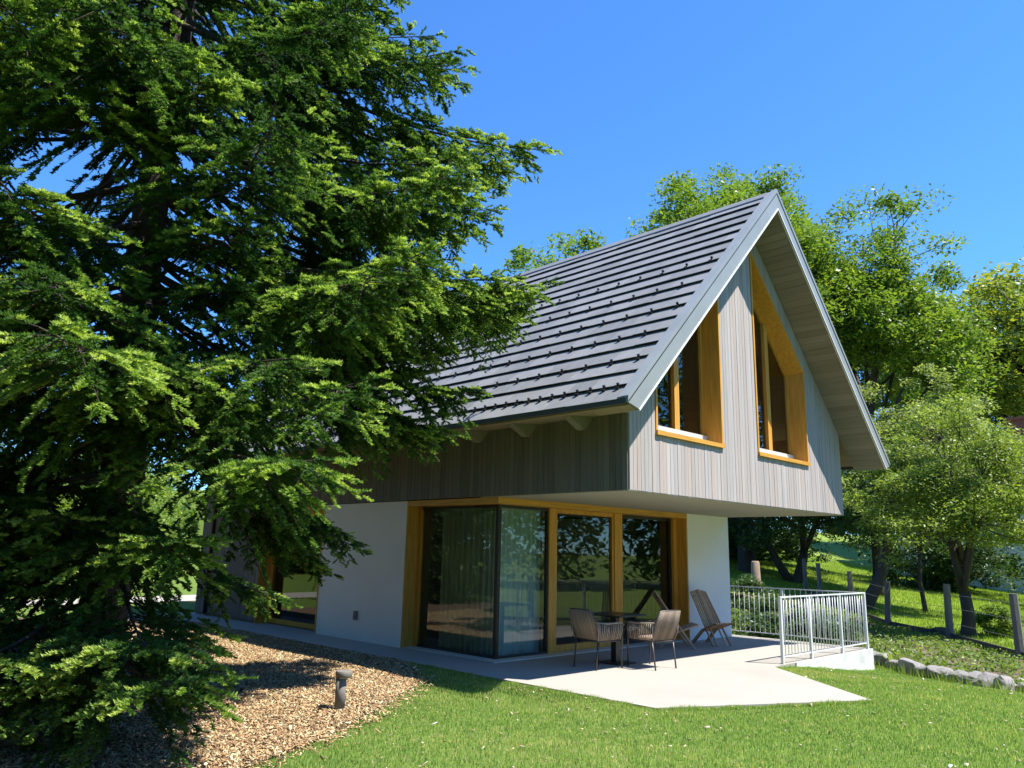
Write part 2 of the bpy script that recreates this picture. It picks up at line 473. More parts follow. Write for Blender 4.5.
# mulch bed sheet
def poly_sheet(name, poly, mat, step, dz):
    xs = [p[0] for p in poly]; ys = [p[1] for p in poly]
    import bmesh
    bm = bmesh.new()
    vs = [bm.verts.new((x, y, 0)) for x, y in poly]
    bm.faces.new(vs)
    for ax, lo, hi in ((0, min(xs), max(xs)), (1, min(ys), max(ys))):
        v = lo + step
        while v < hi:
            n = (1, 0, 0) if ax == 0 else (0, 1, 0)
            bmesh.ops.bisect_plane(bm, geom=bm.verts[:] + bm.edges[:] + bm.faces[:], plane_co=(v, 0, 0) if ax == 0 else (0, v, 0), plane_no=n)
            v += step
    for v in bm.verts:
        v.co.z = hz(v.co.x, v.co.y) + dz
    me = bpy.data.meshes.new(name)
    bm.to_mesh(me); bm.free()
    return link_mesh(name, me, mat)
o = poly_sheet('mulch_bed', MULCH, M['mulchbase'], 0.5, 0.022)
tag(o, 'bed of tan wood chip mulch under the spruce', kind='structure')
BED = KERB[:] + [(4.2, -6.4), (5.6, -7.0), (8.7, -4.2), (12.0, -1.5), (15.2, 0.9), (17.9, 3.5), (20.2, 5.6), (22.3, 7.5), (17.5, 10.5), (10.0, 9.5), (8.0, 5.5), (8.0, 1.6)]
o = poly_sheet('planting_bed', BED, M['soil'], 0.5, 0.03)
tag(o, 'brown soil planting bed behind the stone edging', kind='structure')

# ------------------------------------------------------------------ house
W = 7.1; D = 2.56; L = 13.4; H1 = 2.55; RX = 3.55
UND = 7.71; TOP = 8.00
def und(x): return UND - abs(x - RX)
house = thing('house', 'modern gabled house with grey timber upper floor cantilevered over a white ground floor', 'house')

WIN_L = [(0.65, 3.44), (2.47, 3.44), (2.47, 6.14), (0.65, 4.32)]
WIN_R = [(3.68, 3.44), (5.58, 3.44), (5.58, 5.19), (3.68, 7.09)]
def wtop_l(x): return 6.14 - (2.47 - x)
def wtop_r(x): return 7.09 - (x - 3.68)
e = 0.03
SECT = [(0.0, 0.65 - e, None), (0.65 - e, 2.47 + e, wtop_l), (2.47 + e, RX, None), (RX, 3.68 - e, None), (3.68 - e, 5.58 + e, wtop_r), (5.58 + e, W, None)]
ek = 0.045
def gable_columns(mb, bw, y0, y1, gap, bottom, rnd=True, topoff=0.012):
    for a, b, wt_ in SECT:
        n = max(1, int(round((b - a) / bw))) if bw else 1
        for i in range(n):
            x0 = a + (b - a) * i / n; x1 = a + (b - a) * (i + 1) / n - gap
            tn = random.random() if rnd else 0.5
            yy = y0 - (random.random() * 0.006 if rnd else 0)
            def col(zb0, zb1, zt0, zt1):
                mb.hexa([(x0, yy, zb0), (x1, yy, zb1), (x1, y1, zb1), (x0, y1, zb0), (x0, yy, zt0), (x1, yy, zt1), (x1, y1, zt1), (x0, y1, zt0)], tn)
            if wt_ is None:
                col(bottom, bottom, und(x0) - topoff, und(x1) - topoff)
            else:
                col(bottom, bottom, 3.44 - e, 3.44 - e)
                col(wt_(x0) + ek, wt_(x1) + ek, und(x0) - topoff, und(x1) - topoff)
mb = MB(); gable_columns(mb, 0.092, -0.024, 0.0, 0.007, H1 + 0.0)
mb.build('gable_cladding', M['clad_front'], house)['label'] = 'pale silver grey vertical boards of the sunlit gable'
mb = MB(); gable_columns(mb, 0, 0.003, 0.36, 0.0, H1 + 0.02, rnd=False, topoff=0.02)
mb.build('gable_wall', M['wall_in'], house)
# side cladding: upper band and full-height section
mb = MB()
def side_boards(y0, y1, z0, z1, bw=0.105):
    n = int(round((y1 - y0) / bw))
    for i in range(n):
        a = y0 + (y1 - y0) * i / n; b = y0 + (y1 - y0) * (i + 1) / n - 0.007
        xo = -0.022 - random.random() * 0.006
        mb.box(xo, 0.0, a, b, z0, z1, random.random())
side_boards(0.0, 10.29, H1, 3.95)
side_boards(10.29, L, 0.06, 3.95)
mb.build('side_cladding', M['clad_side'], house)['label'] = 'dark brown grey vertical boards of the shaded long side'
mb = MB(); mb.box(0.003, 0.33, 0.37, L, H1 + 0.02, 4.10); mb.box(0.003, 0.33, 10.33, L, 0.0, H1 + 0.02)
mb.box(W - 0.33, W, 0.37, L, H1 + 0.02, 4.10)
mb.box(0.34, W - 0.34, L - 0.3, L, 0, 4.05)
mb.prism_xz([(0.34, 4.06), (W - 0.34, 4.06), (RX, und(RX) - 0.35)], L - 0.3, L)
mb.build('upper_wall', M['wall_in'], house)
mb = MB()
for i in range(100):
    a = 0.36 + (L - 0.36) * i / 100; mb.box(W + 0.003, W + 0.026, a, a + 0.12, H1, 3.95, random.random())
for i in range(60):
    a = 7.1 * i / 60; mb.box(a, a + 0.11, L + 0.003, L + 0.026, 0.05, und(a + 0.05) - 0.1, random.random())
mb.build('rear_cladding', M['clad_side'], house)
# floor slab with its pale underside
mb = MB(); mb.box(0.003, W - 0.003, 0.004, L - 0.31, H1 + 0.02, H1 + 0.2)
mb.build('floor_slab', M['wall_in'], house)
mb = MB(); mb.box(-0.02, W + 0.02, -0.02, D + 0.4, H1 - 0.012, H1 - 0.001)
mb.build('overhang_underside', M['underside'], house)
# white ground floor walls
mb = MB()
mb.box(0, 0.36, 4.94, 7.72, 0, H1 - 0.013)
mb.build('ground_wall', M['render'], house)['label'] = 'shaded white rendered wall of the long side with the small grey socket'
mb = MB(); mb.prism_xy([(5.46, D), (W, D), (W, L), (W - 0.36, L), (W - 0.36, D + 0.36), (5.46, D + 0.36)], 0, H1 - 0.013)
mb.build('ground_wall', M['render'], house)['label'] = 'white rendered wall right of the terrace doors'
mb = MB(); mb.box(0.34, W - 0.37, D + 0.30, L - 0.31, 0.004, 0.012)
mb.build('indoor_floor', M['floor_in'], house)
mb = MB(); mb.box(0.37, W - 0.37, 8.3, 8.4, 0.013, H1 + 0.019)
mb.build('partition', M['wall_in'], house)
mb = MB(); mb.prism_xz([(0.34, H1 + 0.201), (W - 0.34, H1 + 0.201), (W - 0.34, 4.0), (RX + 1.6, 5.6), (RX - 1.6, 5.6), (0.34, 4.0)], 5.0, 5.1)
mb.build('attic_partition', M['wall_in'], house)
# socket on the white side wall
mb = MB(); mb.box(-0.045, 0.0, 6.28, 6.38, 0.37, 0.53); mb.box(-0.055, -0.046, 6.29, 6.37, 0.39, 0.45)
mb.build('wall_socket', M['plastic_grey'], house, 0.006)

# --- corner glazing and sliding doors
GXp, GYp = 0.27, 2.83
gz = MB(); gz.box(0.005, 0.29, D + 0.005, 4.94, 2.44, H1 - 0.014); gz.box(0.29, 5.46, D + 0.005, 2.86, 2.44, H1 - 0.014)
gl = gz.build('corner_window', M['timber_h'], house); gl['label'] = 'glazed corner and terrace doors under an orange timber head beam'
def sub(mb, name, mat, parent, bevel=0.0): return mb.build(name, M[mat], parent, bevel)
mb = MB(); mb.box(0.005, 0.30, 4.905, 4.939, 0.0, 2.44); sub(mb, 'jamb', 'timber', gl)
mb = MB(); mb.box(5.425, 5.459, D + 0.005, 2.90, 0.0, 2.44); sub(mb, 'jamb', 'timber', gl)
mb = MB(); mb.box(0.25, 0.31, 4.80, 4.904, 0.03, 2.439); sub(mb, 'frame', 'timber', gl)
mb = MB(); mb.box(5.30, 5.424, 2.80, 2.90, 0.03, 2.439); sub(mb, 'frame', 'timber', gl)
mb = MB(); mb.box(1.46, 1.66, 2.78, 2.94, 0.02, 2.439); sub(mb, 'post', 'timber', gl)
mb = MB(); mb.box(3.32, 3.56, 2.80, 2.94, 0.02, 2.439); sub(mb, 'post', 'timber', gl)
mb = MB(); mb.ring_xz([(1.661, 0.03), (3.319, 0.03), (3.319, 2.439), (1.661, 2.439)], [(1.70, 0.14), (3.27, 0.14), (3.27, 2.37), (1.70, 2.37)], 2.82, 2.90); sub(mb, 'sash', 'timber', gl)
mb = MB(); mb.ring_xz([(3.561, 0.03), (5.299, 0.03), (5.299, 2.439), (3.561, 2.439)], [(3.60, 0.12), (5.23, 0.12), (5.23, 2.38), (3.60, 2.38)], 2.86, 2.93); sub(mb, 'sash', 'darkframe', gl)
mb = MB(); mb.box(0.245, 0.315, 2.80, 2.87, 0.025, 2.439); sub(mb, 'corner_post', 'darkframe', gl)
mb = MB(); mb.box(0.255, 0.305, 2.871, 4.80, 0.025, 0.06); mb.box(0.316, 1.459, 2.81, 2.86, 0.025, 0.06); mb.box(1.42, 1.459, 2.81, 2.86, 0.061, 2.439); mb.box(0.255, 0.305, 2.871, 4.80, 2.39, 2.439); mb.box(0.316, 1.419, 2.81, 2.86, 2.39, 2.439); sub(mb, 'glazing_bead', 'darkframe', gl)
mb = MB(); mb.box(0.02, 0.34, D + 0.02, 4.90, 0.004, 0.024); mb.box(0.341, 5.42, D + 0.02, 2.95, 0.004, 0.024); sub(mb, 'threshold', 'sillmetal', gl)
def pane(name, pts, parent):
    mb = MB(); mb.add(pts, [(0, 1, 2, 3)]); return sub(mb, name, 'glass', parent)
pane('pane', [(0.28, 4.80, 0.06), (0.28, 2.872, 0.06), (0.28, 2.872, 2.39), (0.28, 4.80, 2.39)], gl)
pane('pane', [(0.317, 2.835, 0.06), (1.42, 2.835, 0.06), (1.42, 2.835, 2.39), (0.317, 2.835, 2.39)], gl)
pane('pane', [(1.70, 2.86, 0.14), (3.27, 2.86, 0.14), (3.27, 2.86, 2.37), (1.70, 2.86, 2.37)], gl)
pane('pane', [(3.60, 2.895, 0.12), (5.23, 2.895, 0.12), (5.23, 2.895, 2.38), (3.60, 2.895, 2.38)], gl)

# --- glazed side door
mb = MB(); mb.box(0.005, 0.36, 7.725, 10.29, 2.44, H1 - 0.002)
dr = mb.build('side_door', M['timber_h'], house); dr['label'] = 'glazed side door in a deep orange timber frame'
mb = MB(); mb.box(-0.012, 0.36, 7.722, 7.76, 0, 2.44); sub(mb, 'jamb', 'timber', dr)
mb = MB(); mb.box(-0.012, 0.36, 10.255, 10.289, 0, 2.44); sub(mb, 'jamb', 'timber', dr)
mb = MB(); mb.box(0.26, 0.34, 7.761, 7.86, 0.02, 2.439); mb.box(0.26, 0.34, 10.14, 10.254, 0.02, 2.439); mb.box(0.26, 0.34, 7.861, 10.139, 0.02, 0.12); mb.box(0.26, 0.34, 7.861, 10.139, 2.34, 2.439); sub(mb, 'sash', 'timber', dr)
pane('pane', [(0.30, 10.139, 0.12), (0.30, 7.861, 0.12), (0.30, 7.861, 2.34), (0.30, 10.139, 2.34)], dr)

# --- gable windows
def inset(p, side, b, k):       # inset of the 4-point window outlines (vertical sides, flat bottom, 45 degree top)
    (x0, z0), (x1, _), (_, z1), (_, z3) = p
    kk = k * math.sqrt(2)
    a0, a1 = x0 + k, x1 - k
    f = (lambda x: z1 - (x1 - x)) if side < 0 else (lambda x: z3 - (x - x0))
    return [(a0, z0 + b), (a1, z0 + b), (a1, f(a1) - kk), (a0, f(a0) - kk)]
for pts, side in ((WIN_L, -1), (WIN_R, 1)):
    mb = MB()
    outer = inset(pts, side, -0.028, -0.028)
    mb.ring_xz(outer, inset(pts, side, 0.014, 0.014), -0.045, 0.355)
    win = mb.build('gable_window', M['timber'], house)
    win['label'] = 'left gable window half hidden by the verge' if side < 0 else 'tall right gable window rising to a point under the ridge'
    mb = MB(); i1 = inset(pts, side, 0.016, 0.016)
    mb.ring_xz(i1, inset(pts, side, 0.075, 0.075), 0.27, 0.34); sub(mb, 'sash', 'timber', win)
    i2 = inset(pts, side, 0.080, 0.0752)
    xm = (pts[0][0] + pts[1][0]) / 2
    tf = (lambda x: i2[2][1] - (i2[2][0] - x)) if side < 0 else (lambda x: i2[3][1] - (x - i2[3][0]))
    a, b = xm + 0.0, xm + 0.13
    mb = MB(); mb.hexa([(a, 0.25, i2[0][1]), (b, 0.25, i2[0][1]), (b, 0.335, i2[0][1]), (a, 0.335, i2[0][1]), (a, 0.25, tf(a)), (b, 0.25, tf(b)), (b, 0.335, tf(b)), (a, 0.335, tf(a))]); sub(mb, 'mullion', 'timber', win)
    mb = MB(); mb.add([(i2[0][0], 0.31, i2[0][1]), (a - .002, 0.31, i2[0][1]), (a - .002, 0.31, tf(a)), (i2[0][0], 0.31, tf(i2[0][0]))], [(0, 1, 2, 3)]); sub(mb, 'pane', 'glass', win)
    mb = MB(); mb.add([(b + .002, 0.31, i2[0][1]), (i2[1][0], 0.31, i2[0][1]), (i2[1][0], 0.31, tf(i2[1][0])), (b + .002, 0.31, tf(b))], [(0, 1, 2, 3)]); sub(mb, 'pane', 'glass', win)
    mb = MB(); mb.box(i1[0][0] + .002, i1[1][0] - .002, 0.06, 0.268, 3.457, 3.475); mb.box(i1[0][0] + .002, i1[1][0] - .002, 0.225, 0.248, 3.475, 3.60); sub(mb, 'sill', 'sillmetal', win)
    mb = MB(); mb.box(pts[0][0] - 0.03, pts[1][0] + 0.03, -0.07, -0.046, 3.385, 3.45); sub(mb, 'sill_nose', 'timber_h', win)

# --- roof
RY0, RY1 = -0.64, L + 0.55
EX = -0.84
mb = MB()
def zt(x): return TOP - abs(x - RX)
mb.prism_xz([(RX, UND), (0.0, und(0) - 0.0), (0.0, 3.62), (EX, 3.53), (EX, zt(EX)), (RX, TOP)][::-1], -0.024, RY1)
mb.prism_xz([(RX, UND), (-0.68, und(-0.68)), (EX, 3.53), (EX, zt(EX)), (RX, TOP)][::-1], RY0, -0.025)
mb.prism_xz([(W - EX, zt(W - EX)), (W - EX, 3.60), (RX, UND), (RX, TOP)][::-1], RY0, RY1)
roof = mb.build('roof', M['eaveboard'], house); roof['label'] = 'steep grey shingle roof with black snow guards'
# shingle courses
mb = MB()
NC = 18; step = (RX - EX + 0.03) / NC
for side in (-1, 1):
    for i in range(NC):
        xa = EX - 0.03 + step * i                  # lower edge
        xb = xa + step
        lip = 0.05
        y = RY0 + 0.155 - (0.21 if i % 2 else 0.0)
        y0 = RY0 + 0.155
        while y < RY1 - 0.16:
            ya = max(y0, y); yb = min(y + 0.42, RY1 - 0.16)
            if yb - ya > 0.01:
                tn = random.random(); l2 = lip + random.uniform(-0.004, 0.004)
                za = zt(xa); zb = zt(xb)
                P = [(xa - (l2 - .012) * .7, za + (l2 - .012) * .7), (xa - l2 * .7 - .002, za + l2 * .7 - .002), (xb - 0.004, zb + 0.012), (xb - 0.004, zb + 0.002)]
                if i == NC - 1: P[2] = (RX - 0.002, TOP + 0.02); P[3] = (RX - 0.002, TOP + 0.002)
                if side > 0: P = [(2 * RX - px, pz) for px, pz in P]
                k = [(px, ya + .001, pz) for px, pz in P] + [(px, yb - .001, pz) for px, pz in P]
                F = [(0, 1, 2, 3), (7, 6, 5, 4), (0, 4, 5, 1), (1, 5, 6, 2), (2, 6, 7, 3), (3, 7, 4, 0)]
                if side > 0: F = [f[::-1] for f in F]
                mb.add(k, F, tn)
            y += 0.42
mb.build('shingles', M['roof'], roof)
mb = MB()
mb.prism_xz([(RX - 0.14, TOP - 0.14 + 0.05), (RX, TOP + 0.045), (RX, TOP + 0.075), (RX - 0.14, TOP - 0.14 + 0.08)], RY0 + 0.156, RY1 - 0.16)
mb.prism_xz([(RX + 0.14, TOP - 0.14 + 0.08), (RX, TOP + 0.075), (RX, TOP + 0.045), (RX + 0.14, TOP - 0.14 + 0.05)], RY0 + 0.156, RY1 - 0.16)
mb.build('ridge_cap', M['roof'], roof)
# verge metal: two stepped bands on the slope, fascia and bright lower drip on both slopes
for ye, sgn in ((RY0, -1), (RY1, 1)):
    for side in (-1, 1):
        def mir(P): return P if side < 0 else [(2 * RX - a, b) for a, b in P][::-1]
        def sl(x0, off0, off1):
            return mir([(x0, zt(x0) + off0), (RX, TOP + off0), (RX, TOP + off1), (x0, zt(x0) + off1)])
        mb = MB()
        ya, yb = sorted((ye + sgn * 0.03, ye - sgn * 0.075)); mb.prism_xz(sl(EX - 0.05, 0.0, 0.085), ya, yb)
        ya, yb = sorted((ye - sgn * 0.077, ye - sgn * 0.15)); mb.prism_xz(sl(EX - 0.03, 0.0, 0.065), ya, yb)
        mb.build('verge_cap', M['verge'], roof)
        mb = MB()
        xb = -0.66
        ya, yb = sorted((ye, ye + sgn * 0.028))
        mb.prism_xz(mir([(xb, und(xb)), (RX, UND), (RX, TOP - 0.002), (EX - 0.05, zt(EX - 0.05) - 0.002)]), ya, yb)
        mb.build('verge_fascia', M['verge'], roof)
        mb = MB()
        ya, yb = sorted((ye + sgn * 0.004, ye + sgn * 0.04))
        mb.prism_xz(mir([(xb, und(xb) - 0.03), (RX, UND - 0.03), (RX, UND - 0.002), (xb, und(xb) - 0.002)]), ya, yb)
        mb.build('verge_drip', M['verge_edge'], roof)
for side in (-1, 1):
    def mir2(P): return P if side < 0 else [(2 * RX - a, b) for a, b in P][::-1]
    for off, hgt in ((0.012, 0.02),) if side < 0 else ((0.004, 0.045), (UND - TOP + 0.0, 0.05)):
        mb = MB()
        xe = EX - 0.04 if off > 0 else -0.66
        mb.prism_xz(mir2([(xe, zt(xe) + off - hgt), (RX, TOP + off - hgt), (RX, TOP + off), (xe, zt(xe) + off)]), RY0 - 0.0335, RY0 - 0.031 if off > 0 else RY0 - 0.0285)
        mb.build('verge_strip', M['roofdark'], roof)  # thin black strips along the front verge
# verge soffit boards
mb = MB()
for side in (-1, 1):
    s = 0.0
    x = RX - 0.01
    while x > -0.60:
        x2 = max(x - 0.098, -0.66)
        P = [(x2, und(x2) - 0.016), (x - 0.006, und(x - 0.006) - 0.016), (x - 0.006, und(x - 0.006) - 0.002), (x2, und(x2) - 0.002)]
        if side > 0: P = [(2 * RX - a, b) for a, b in P][::-1]
        mb.prism_xz(P, RY0 + 0.005, -0.03, random.random())
        x = x2
mb.build('verge_soffit', M['clad_soffit'], roof)['label'] = 'brown grey boarded underside of the gable overhang'
# eaves: gutter, corbels
for side in (-1, 1):
    def X(x): return x if side < 0 else 2 * RX - x
    mb = MB()
    a, b = sorted((X(EX - 0.062), X(EX - 0.002))); mb.box(a, b, RY0 + 0.01, RY1 - 0.01, 3.545, 3.615)
    mb.build('gutter', M['gutter'], roof)
for k in range(12):
    y = 0.62 + 1.1 * k
    mb = MB()
    mb.prism_xz([(-0.60, 3.552), (-0.30, 3.40), (-0.24, 3.40), (-0.06, 3.612)], y - 0.06, y + 0.06)
    mb.build('corbel', M['bracket'], roof)
mb = MB(); mb.tube([(-0.07, 12.72, 0.05), (-0.07, 12.72, 3.2), (-0.3, 12.72, 3.4), (-0.72, 12.72, 3.56)], 0.045, 10)
mb.build('downpipe', M['darkframe'], house)
# snow guards
mb = MB(); mb.box(-0.010, 0.010, -0.018, 0.018, -0.02, 0.045); mb.box(-0.055, -0.0101, -0.012, 0.012, -0.012, 0.004); mb.box(-0.062, -0.0551, -0.024, 0.024, -0.024, 0.022)
sg_src = None
def guard(y, x, first):
    o = first.copy() if first else mb.build('snow_guard', M['roofdark'], roof)
    if first:
        COL.objects.link(o); o.parent = roof
    o.location = (x, y, zt(x) + 0.055)
    o.rotation_euler = (0, math.radians(-45), 0)
    return o
spots = []
for k in range(34): spots.append((-0.35 + 0.232 * k, -0.66))
for r, x in enumerate((-0.17, 0.325, 0.825, 1.33, 1.85)):
    for k in range(13): spots.append((-0.33 + 0.465 * k + (0.2325 if r % 2 else 0.0), x))
spots = [s for s in spots if s[0] < L][:99]
for s in spots:
    sg_src = guard(s[0], s[1], sg_src)

# --- curtains behind the corner panes
def curtain(name, a, b, z0, z1, label, folds):
    a, b = np.array(a), np.array(b)
    d = (b - a) / np.linalg.norm(b - a); n = np.array([-d[1], d[0]])
    N = folds * 10
    s = np.linspace(0, 1, N + 1)
    ph = np.cumsum(0.7 + 0.6 * rng.random(N + 1)); ph = ph / ph[-1] * folds * 2 * np.pi
    off = 0.045 * np.sin(ph) * (0.6 + 0.4 * rng.random(N + 1))
    P = a[None] + (b - a)[None] * s[:, None] + n[None] * off[:, None]
    zs = np.linspace(z0, z1, 5)
    V = np.array([[p[0], p[1], z] for z in zs for p in P])
    F = [(r * (N + 1) + i, r * (N + 1) + i + 1, (r + 1) * (N + 1) + i + 1, (r + 1) * (N + 1) + i) for r in range(4) for i in range(N)]
    o = raw_mesh(name, V, 4, M['curtain'], smooth=True, faces=np.array(F))
    return tag(o, label, 'curtain')
curtain('curtain', (0.52, 4.55), (0.52, 3.10), 0.03, 2.52, 'grey green curtain hanging behind the shaded side pane of the glazed corner', 11)
curtain('curtain', (0.56, 3.04), (1.50, 3.04), 0.03, 2.52, 'grey green curtain behind the narrow pane facing the terrace', 8)

# ------------------------------------------------------------------ terrace furniture
def chair(loc, rz, label):
    """woven rope armchair, local +X is where the sitter looks, origin on the floor under the seat centre"""
    t = thing('garden_armchair', label, 'chair', loc, rz, 'woven armchairs at the terrace table')
    hw, sd = 0.27, 0.25
    for sx, sy in ((1, 1), (1, -1), (-1, 1), (-1, -1)):
        m = MB()
        if sx > 0: m.tube([(0.25, sy * 0.25, 0), (0.235, sy * 0.262, 0.40), (0.22, sy * 0.285, 0.655)], 0.0125, 8)
        else: m.tube([(-0.29, sy * 0.235, 0), (-0.235, sy * 0.24, 0.40)], 0.0125, 8)
        m.build('leg', M['legmetal'], t)
    m = MB()
    m.tube([(0.24, -0.25, 0.40), (0.24, 0.25, 0.40), (-0.235, 0.24, 0.40), (-0.235, -0.24, 0.40), (0.24, -0.25, 0.40)], 0.012, 8)
    m.build('seat_frame', M['legmetal'], t)
    m = MB()
    n = 9
    P = []; F = []
    for zz, k in ((0.415, 0.97), (0.445, 1.0), (0.465, 0.93)):
        for a in range(24):
            th = 2 * math.pi * a / 24
            c, s_ = math.cos(th), math.sin(th)
            r = 1.0 / (abs(c) ** 5 + abs(s_) ** 5) ** 0.2
            P.append((0.005 + 0.235 * k * r * c, 0.24 * k * r * s_, zz))
    for l in range(2):
        F += [(l * 24 + a, l * 24 + (a + 1) % 24, (l + 1) * 24 + (a + 1) % 24, (l + 1) * 24 + a) for a in range(24)]
    F += [tuple(range(23, -1, -1)), tuple(range(48, 72))]
    m.add(P, F, 0.5); m.build('cushion', M['cushion'], t)
    # back: frame loop plus vertical ropes
    bt = lambda y: (-0.40 + 0.0 * y, y, 0.90 - 0.15 * y * y)
    m = MB()
    m.tube([(-0.235, -0.24, 0.40), (-0.33, -0.262, 0.68), (-0.38, -0.245, 0.825), (-0.395, -0.20, 0.855), (-0.40, 0, 0.86), (-0.395, 0.20, 0.855), (-0.38, 0.245, 0.825), (-0.33, 0.262, 0.68), (-0.235, 0.24, 0.40)], 0.0125, 8)
    m.build('back_frame', M['legmetal'], t)
    m = MB()
    for i in range(19):
        y = -0.235 + 0.47 * i / 18
        bow = 0.03 * (1 - (y / 0.25) ** 2)
        m.tube([(-0.225, y * 0.98, 0.425), (-0.315 - bow, y * 1.06, 0.66), (-0.395 - bow * .3, y * 0.95, 0.853)], 0.0095, 5, random.random())
        m.tube([(-0.235, y * 0.98 + .007, 0.425), (-0.327 - bow, y * 1.06 + .006, 0.66), (-0.402 - bow * .3, y * 0.95, 0.853)], 0.008, 5, random.random())
    m.build('backrest', M['rope'], t)
    for sy in (1, -1):
        m = MB()
        m.tube([(0.22, sy * 0.285, 0.655), (0.16, sy * 0.296, 0.668), (-0.1, sy * 0.298, 0.66), (-0.33, sy * 0.262, 0.68)], 0.013, 8)
        for i in range(14):
            x = 0.205 - 0.50 * i / 13
            m.tube([(x * 0.93 + 0.015, sy * 0.25, 0.42), (x + 0.005, sy * 0.294, 0.55), (x, sy * 0.294, 0.665)], 0.009, 5, random.random())
        m.build('armrest', M['rope'], t)
    return t
chair((1.06, 1.38, 0), math.radians(-6), 'woven taupe armchair on the left of the black table, in the shade')
chair((1.76, 0.91, 0), math.radians(84), 'woven taupe armchair with its back to the lawn, half in the sun')
tb = thing('garden_table', 'small square black pedestal table between the woven armchairs', 'table', (1.66, 1.52, 0), 0)
m = MB(); m.box(-0.36, 0.36, -0.36, 0.36, 0.725, 0.75); m.build('tabletop', M['tabletop'], tb, 0.004)
m = MB(); m.box(-0.05, 0.05, -0.05, 0.05, 0.02, 0.71); m.box(-0.2, 0.2, -0.03, 0.03, 0.705, 0.724); m.box(-0.03, 0.03, -0.2, 0.2, 0.704, 0.7235); m.build('column', M['blackmetal'], tb)
m = MB(); m.box(-0.23, 0.23, -0.23, 0.23, 0.0, 0.019); m.build('base_plate', M['blackmetal'], tb, 0.004)

def stick_chair(loc, rz, mat, label):
    """two interlocking slatted halves: tall back that runs down into the front legs, seat that runs back into the rear legs; faces +X"""
    t = thing('stick_chair', label, 'chair', loc, rz, 'slatted stick chairs by the white wall')
    m = MB()
    n = 9
    for i in range(n):
        y = -0.20 + 0.40 * i / (n - 1)
        long = i % 2 == 0
        top = 1.02 - 0.02 * abs(i - 4) * .5
        a = Vector((-0.42, y * 0.88, top)); b = Vector((0.02, y * 1.0, 0.36))
        end = Vector((0.28, y * 1.1, 0.0)) if i in (0, 2, 6, 8) else Vector((0.06, y, 0.31))
        m.bar(a, b, 0.030, 0.024, random.random(), (0, 1, 0)); m.bar(b, end, 0.030, 0.024, random.random(), (0, 1, 0))
    m.build('backrest', M[mat], t)
    m = MB()
    for i in range(8):
        y = -0.178 + 0.356 * i / 7
        a = Vector((0.36, y * 1.1, 0.43)); b = Vector((-0.10, y, 0.27))
        end = Vector((-0.40, y * 1.15, 0.0)) if i in (0, 1, 6, 7) else Vector((-0.14, y, 0.25))
        m.bar(a, b, 0.030, 0.024, random.random(), (0, 1, 0)); m.bar(b, end, 0.030, 0.024, random.random(), (0, 1, 0))
    m.build('seat', M[mat], t)
    m = MB()
    for (x, z) in ((-0.36, 0.90), (0.0, 0.385), (0.33, 0.405)):
        m.tube([(x, -0.2, z), (x, 0.2, z)], 0.011, 6)
    m.build('rod', M['legmetal'], t)
    return t
stick_chair((5.30, 1.95, 0), math.radians(-110), 'stick', 'brown slatted stick chair standing in front of the white wall')
stick_chair((4.28, 2.10, 0), math.radians(-40), 'stick_pale', 'paler slatted stick chair in front of the terrace doors, partly behind the armchair')

# ------------------------------------------------------------------ bollard light
bl = thing('bollard_light', 'short grey bollard light with a flat round head in the wood chips', 'lamp', (-3.71, 1.06, -0.02), math.radians(-40))
m = MB(); m.tube([(0, 0, 0), (0, 0, 0.365)], 0.055, 24); m.build('pole', M['bollard'], bl)
m = MB(); m.tube([(0.025, 0, 0.355), (0.025, 0, 0.362), (0.025, 0, 0.412), (0.025, 0, 0.418)], [0.082, 0.088, 0.088, 0.082], 28); m.build('head', M['bollard'], bl)
m = MB(); m.tube([(0.03, 0, 0.345), (0.03, 0, 0.354)], 0.068, 20); m.build('lens', M['lens'], bl)

# ------------------------------------------------------------------ railing and retaining wall
rl = thing('railing', 'galvanised bar railing round the far corner of the terrace', 'railing', (7.35, -0.2, 0))
def R_(x, y, z): return (x - 7.35, y + 0.2, z)
for x in (3.84, 4.90, 6.18, 7.35):
    m = MB(); m.bar(R_(x, -0.2, 0.0 if x > 7 else -0.0), R_(x, -0.2, 1.035), 0.045, 0.045, up=(0, 1, 0)); m.build('post', M['galv'], rl)
for y in (1.5, 3.3, 5.0):
    m = MB(); m.bar(R_(7.35, y, 0.0), R_(7.35, y, 1.035), 0.045, 0.045, up=(0, 1, 0)); m.build('post', M['galv'], rl)
m = MB(); m.box(3.815 - 7.35, 0.025, -0.025, 0.025, 1.036, 1.056); m.build('top_rail', M['galv'], rl)
m = MB(); m.box(-0.024, 0.024, 0.026, 5.5, 1.036, 1.056); m.build('top_rail', M['galv'], rl)
m = MB(); m.box(3.87 - 7.35, -0.03, -0.012, 0.012, 0.10, 0.118); m.build('bottom_rail', M['galv'], rl)
m = MB(); m.box(-0.012, 0.012, 0.03, 5.5, 0.10, 0.118); m.build('bottom_rail', M['galv'], rl)
bal = None
m = MB(); m.tube([(0, 0, 0.119), (0, 0, 1.035)], 0.0075, 6)
def bal_at(x, y):
    global bal
    if bal is None: o = m.build('baluster', M['galv'], rl)
    else:
        o = bal.copy(); COL.objects.link(o); o.parent = rl
    o.location = R_(x, y, 0); bal = o
for i in range(1, 31): bal_at(3.84 + 3.51 * i / 31, -0.2)
for i in range(1, 46): bal_at(7.35, -0.2 + 0.117 * i)
rw = MB(); rw.box(4.2, 7.46, -0.262, -0.246, -0.62, 0.002); rw.box(7.446, 7.462, -0.245, 6.0, -0.62, 0.002)
o = rw.build('retaining_wall', M['concrete_w']); tag(o, 'white concrete terrace edge below the railing', 'wall')

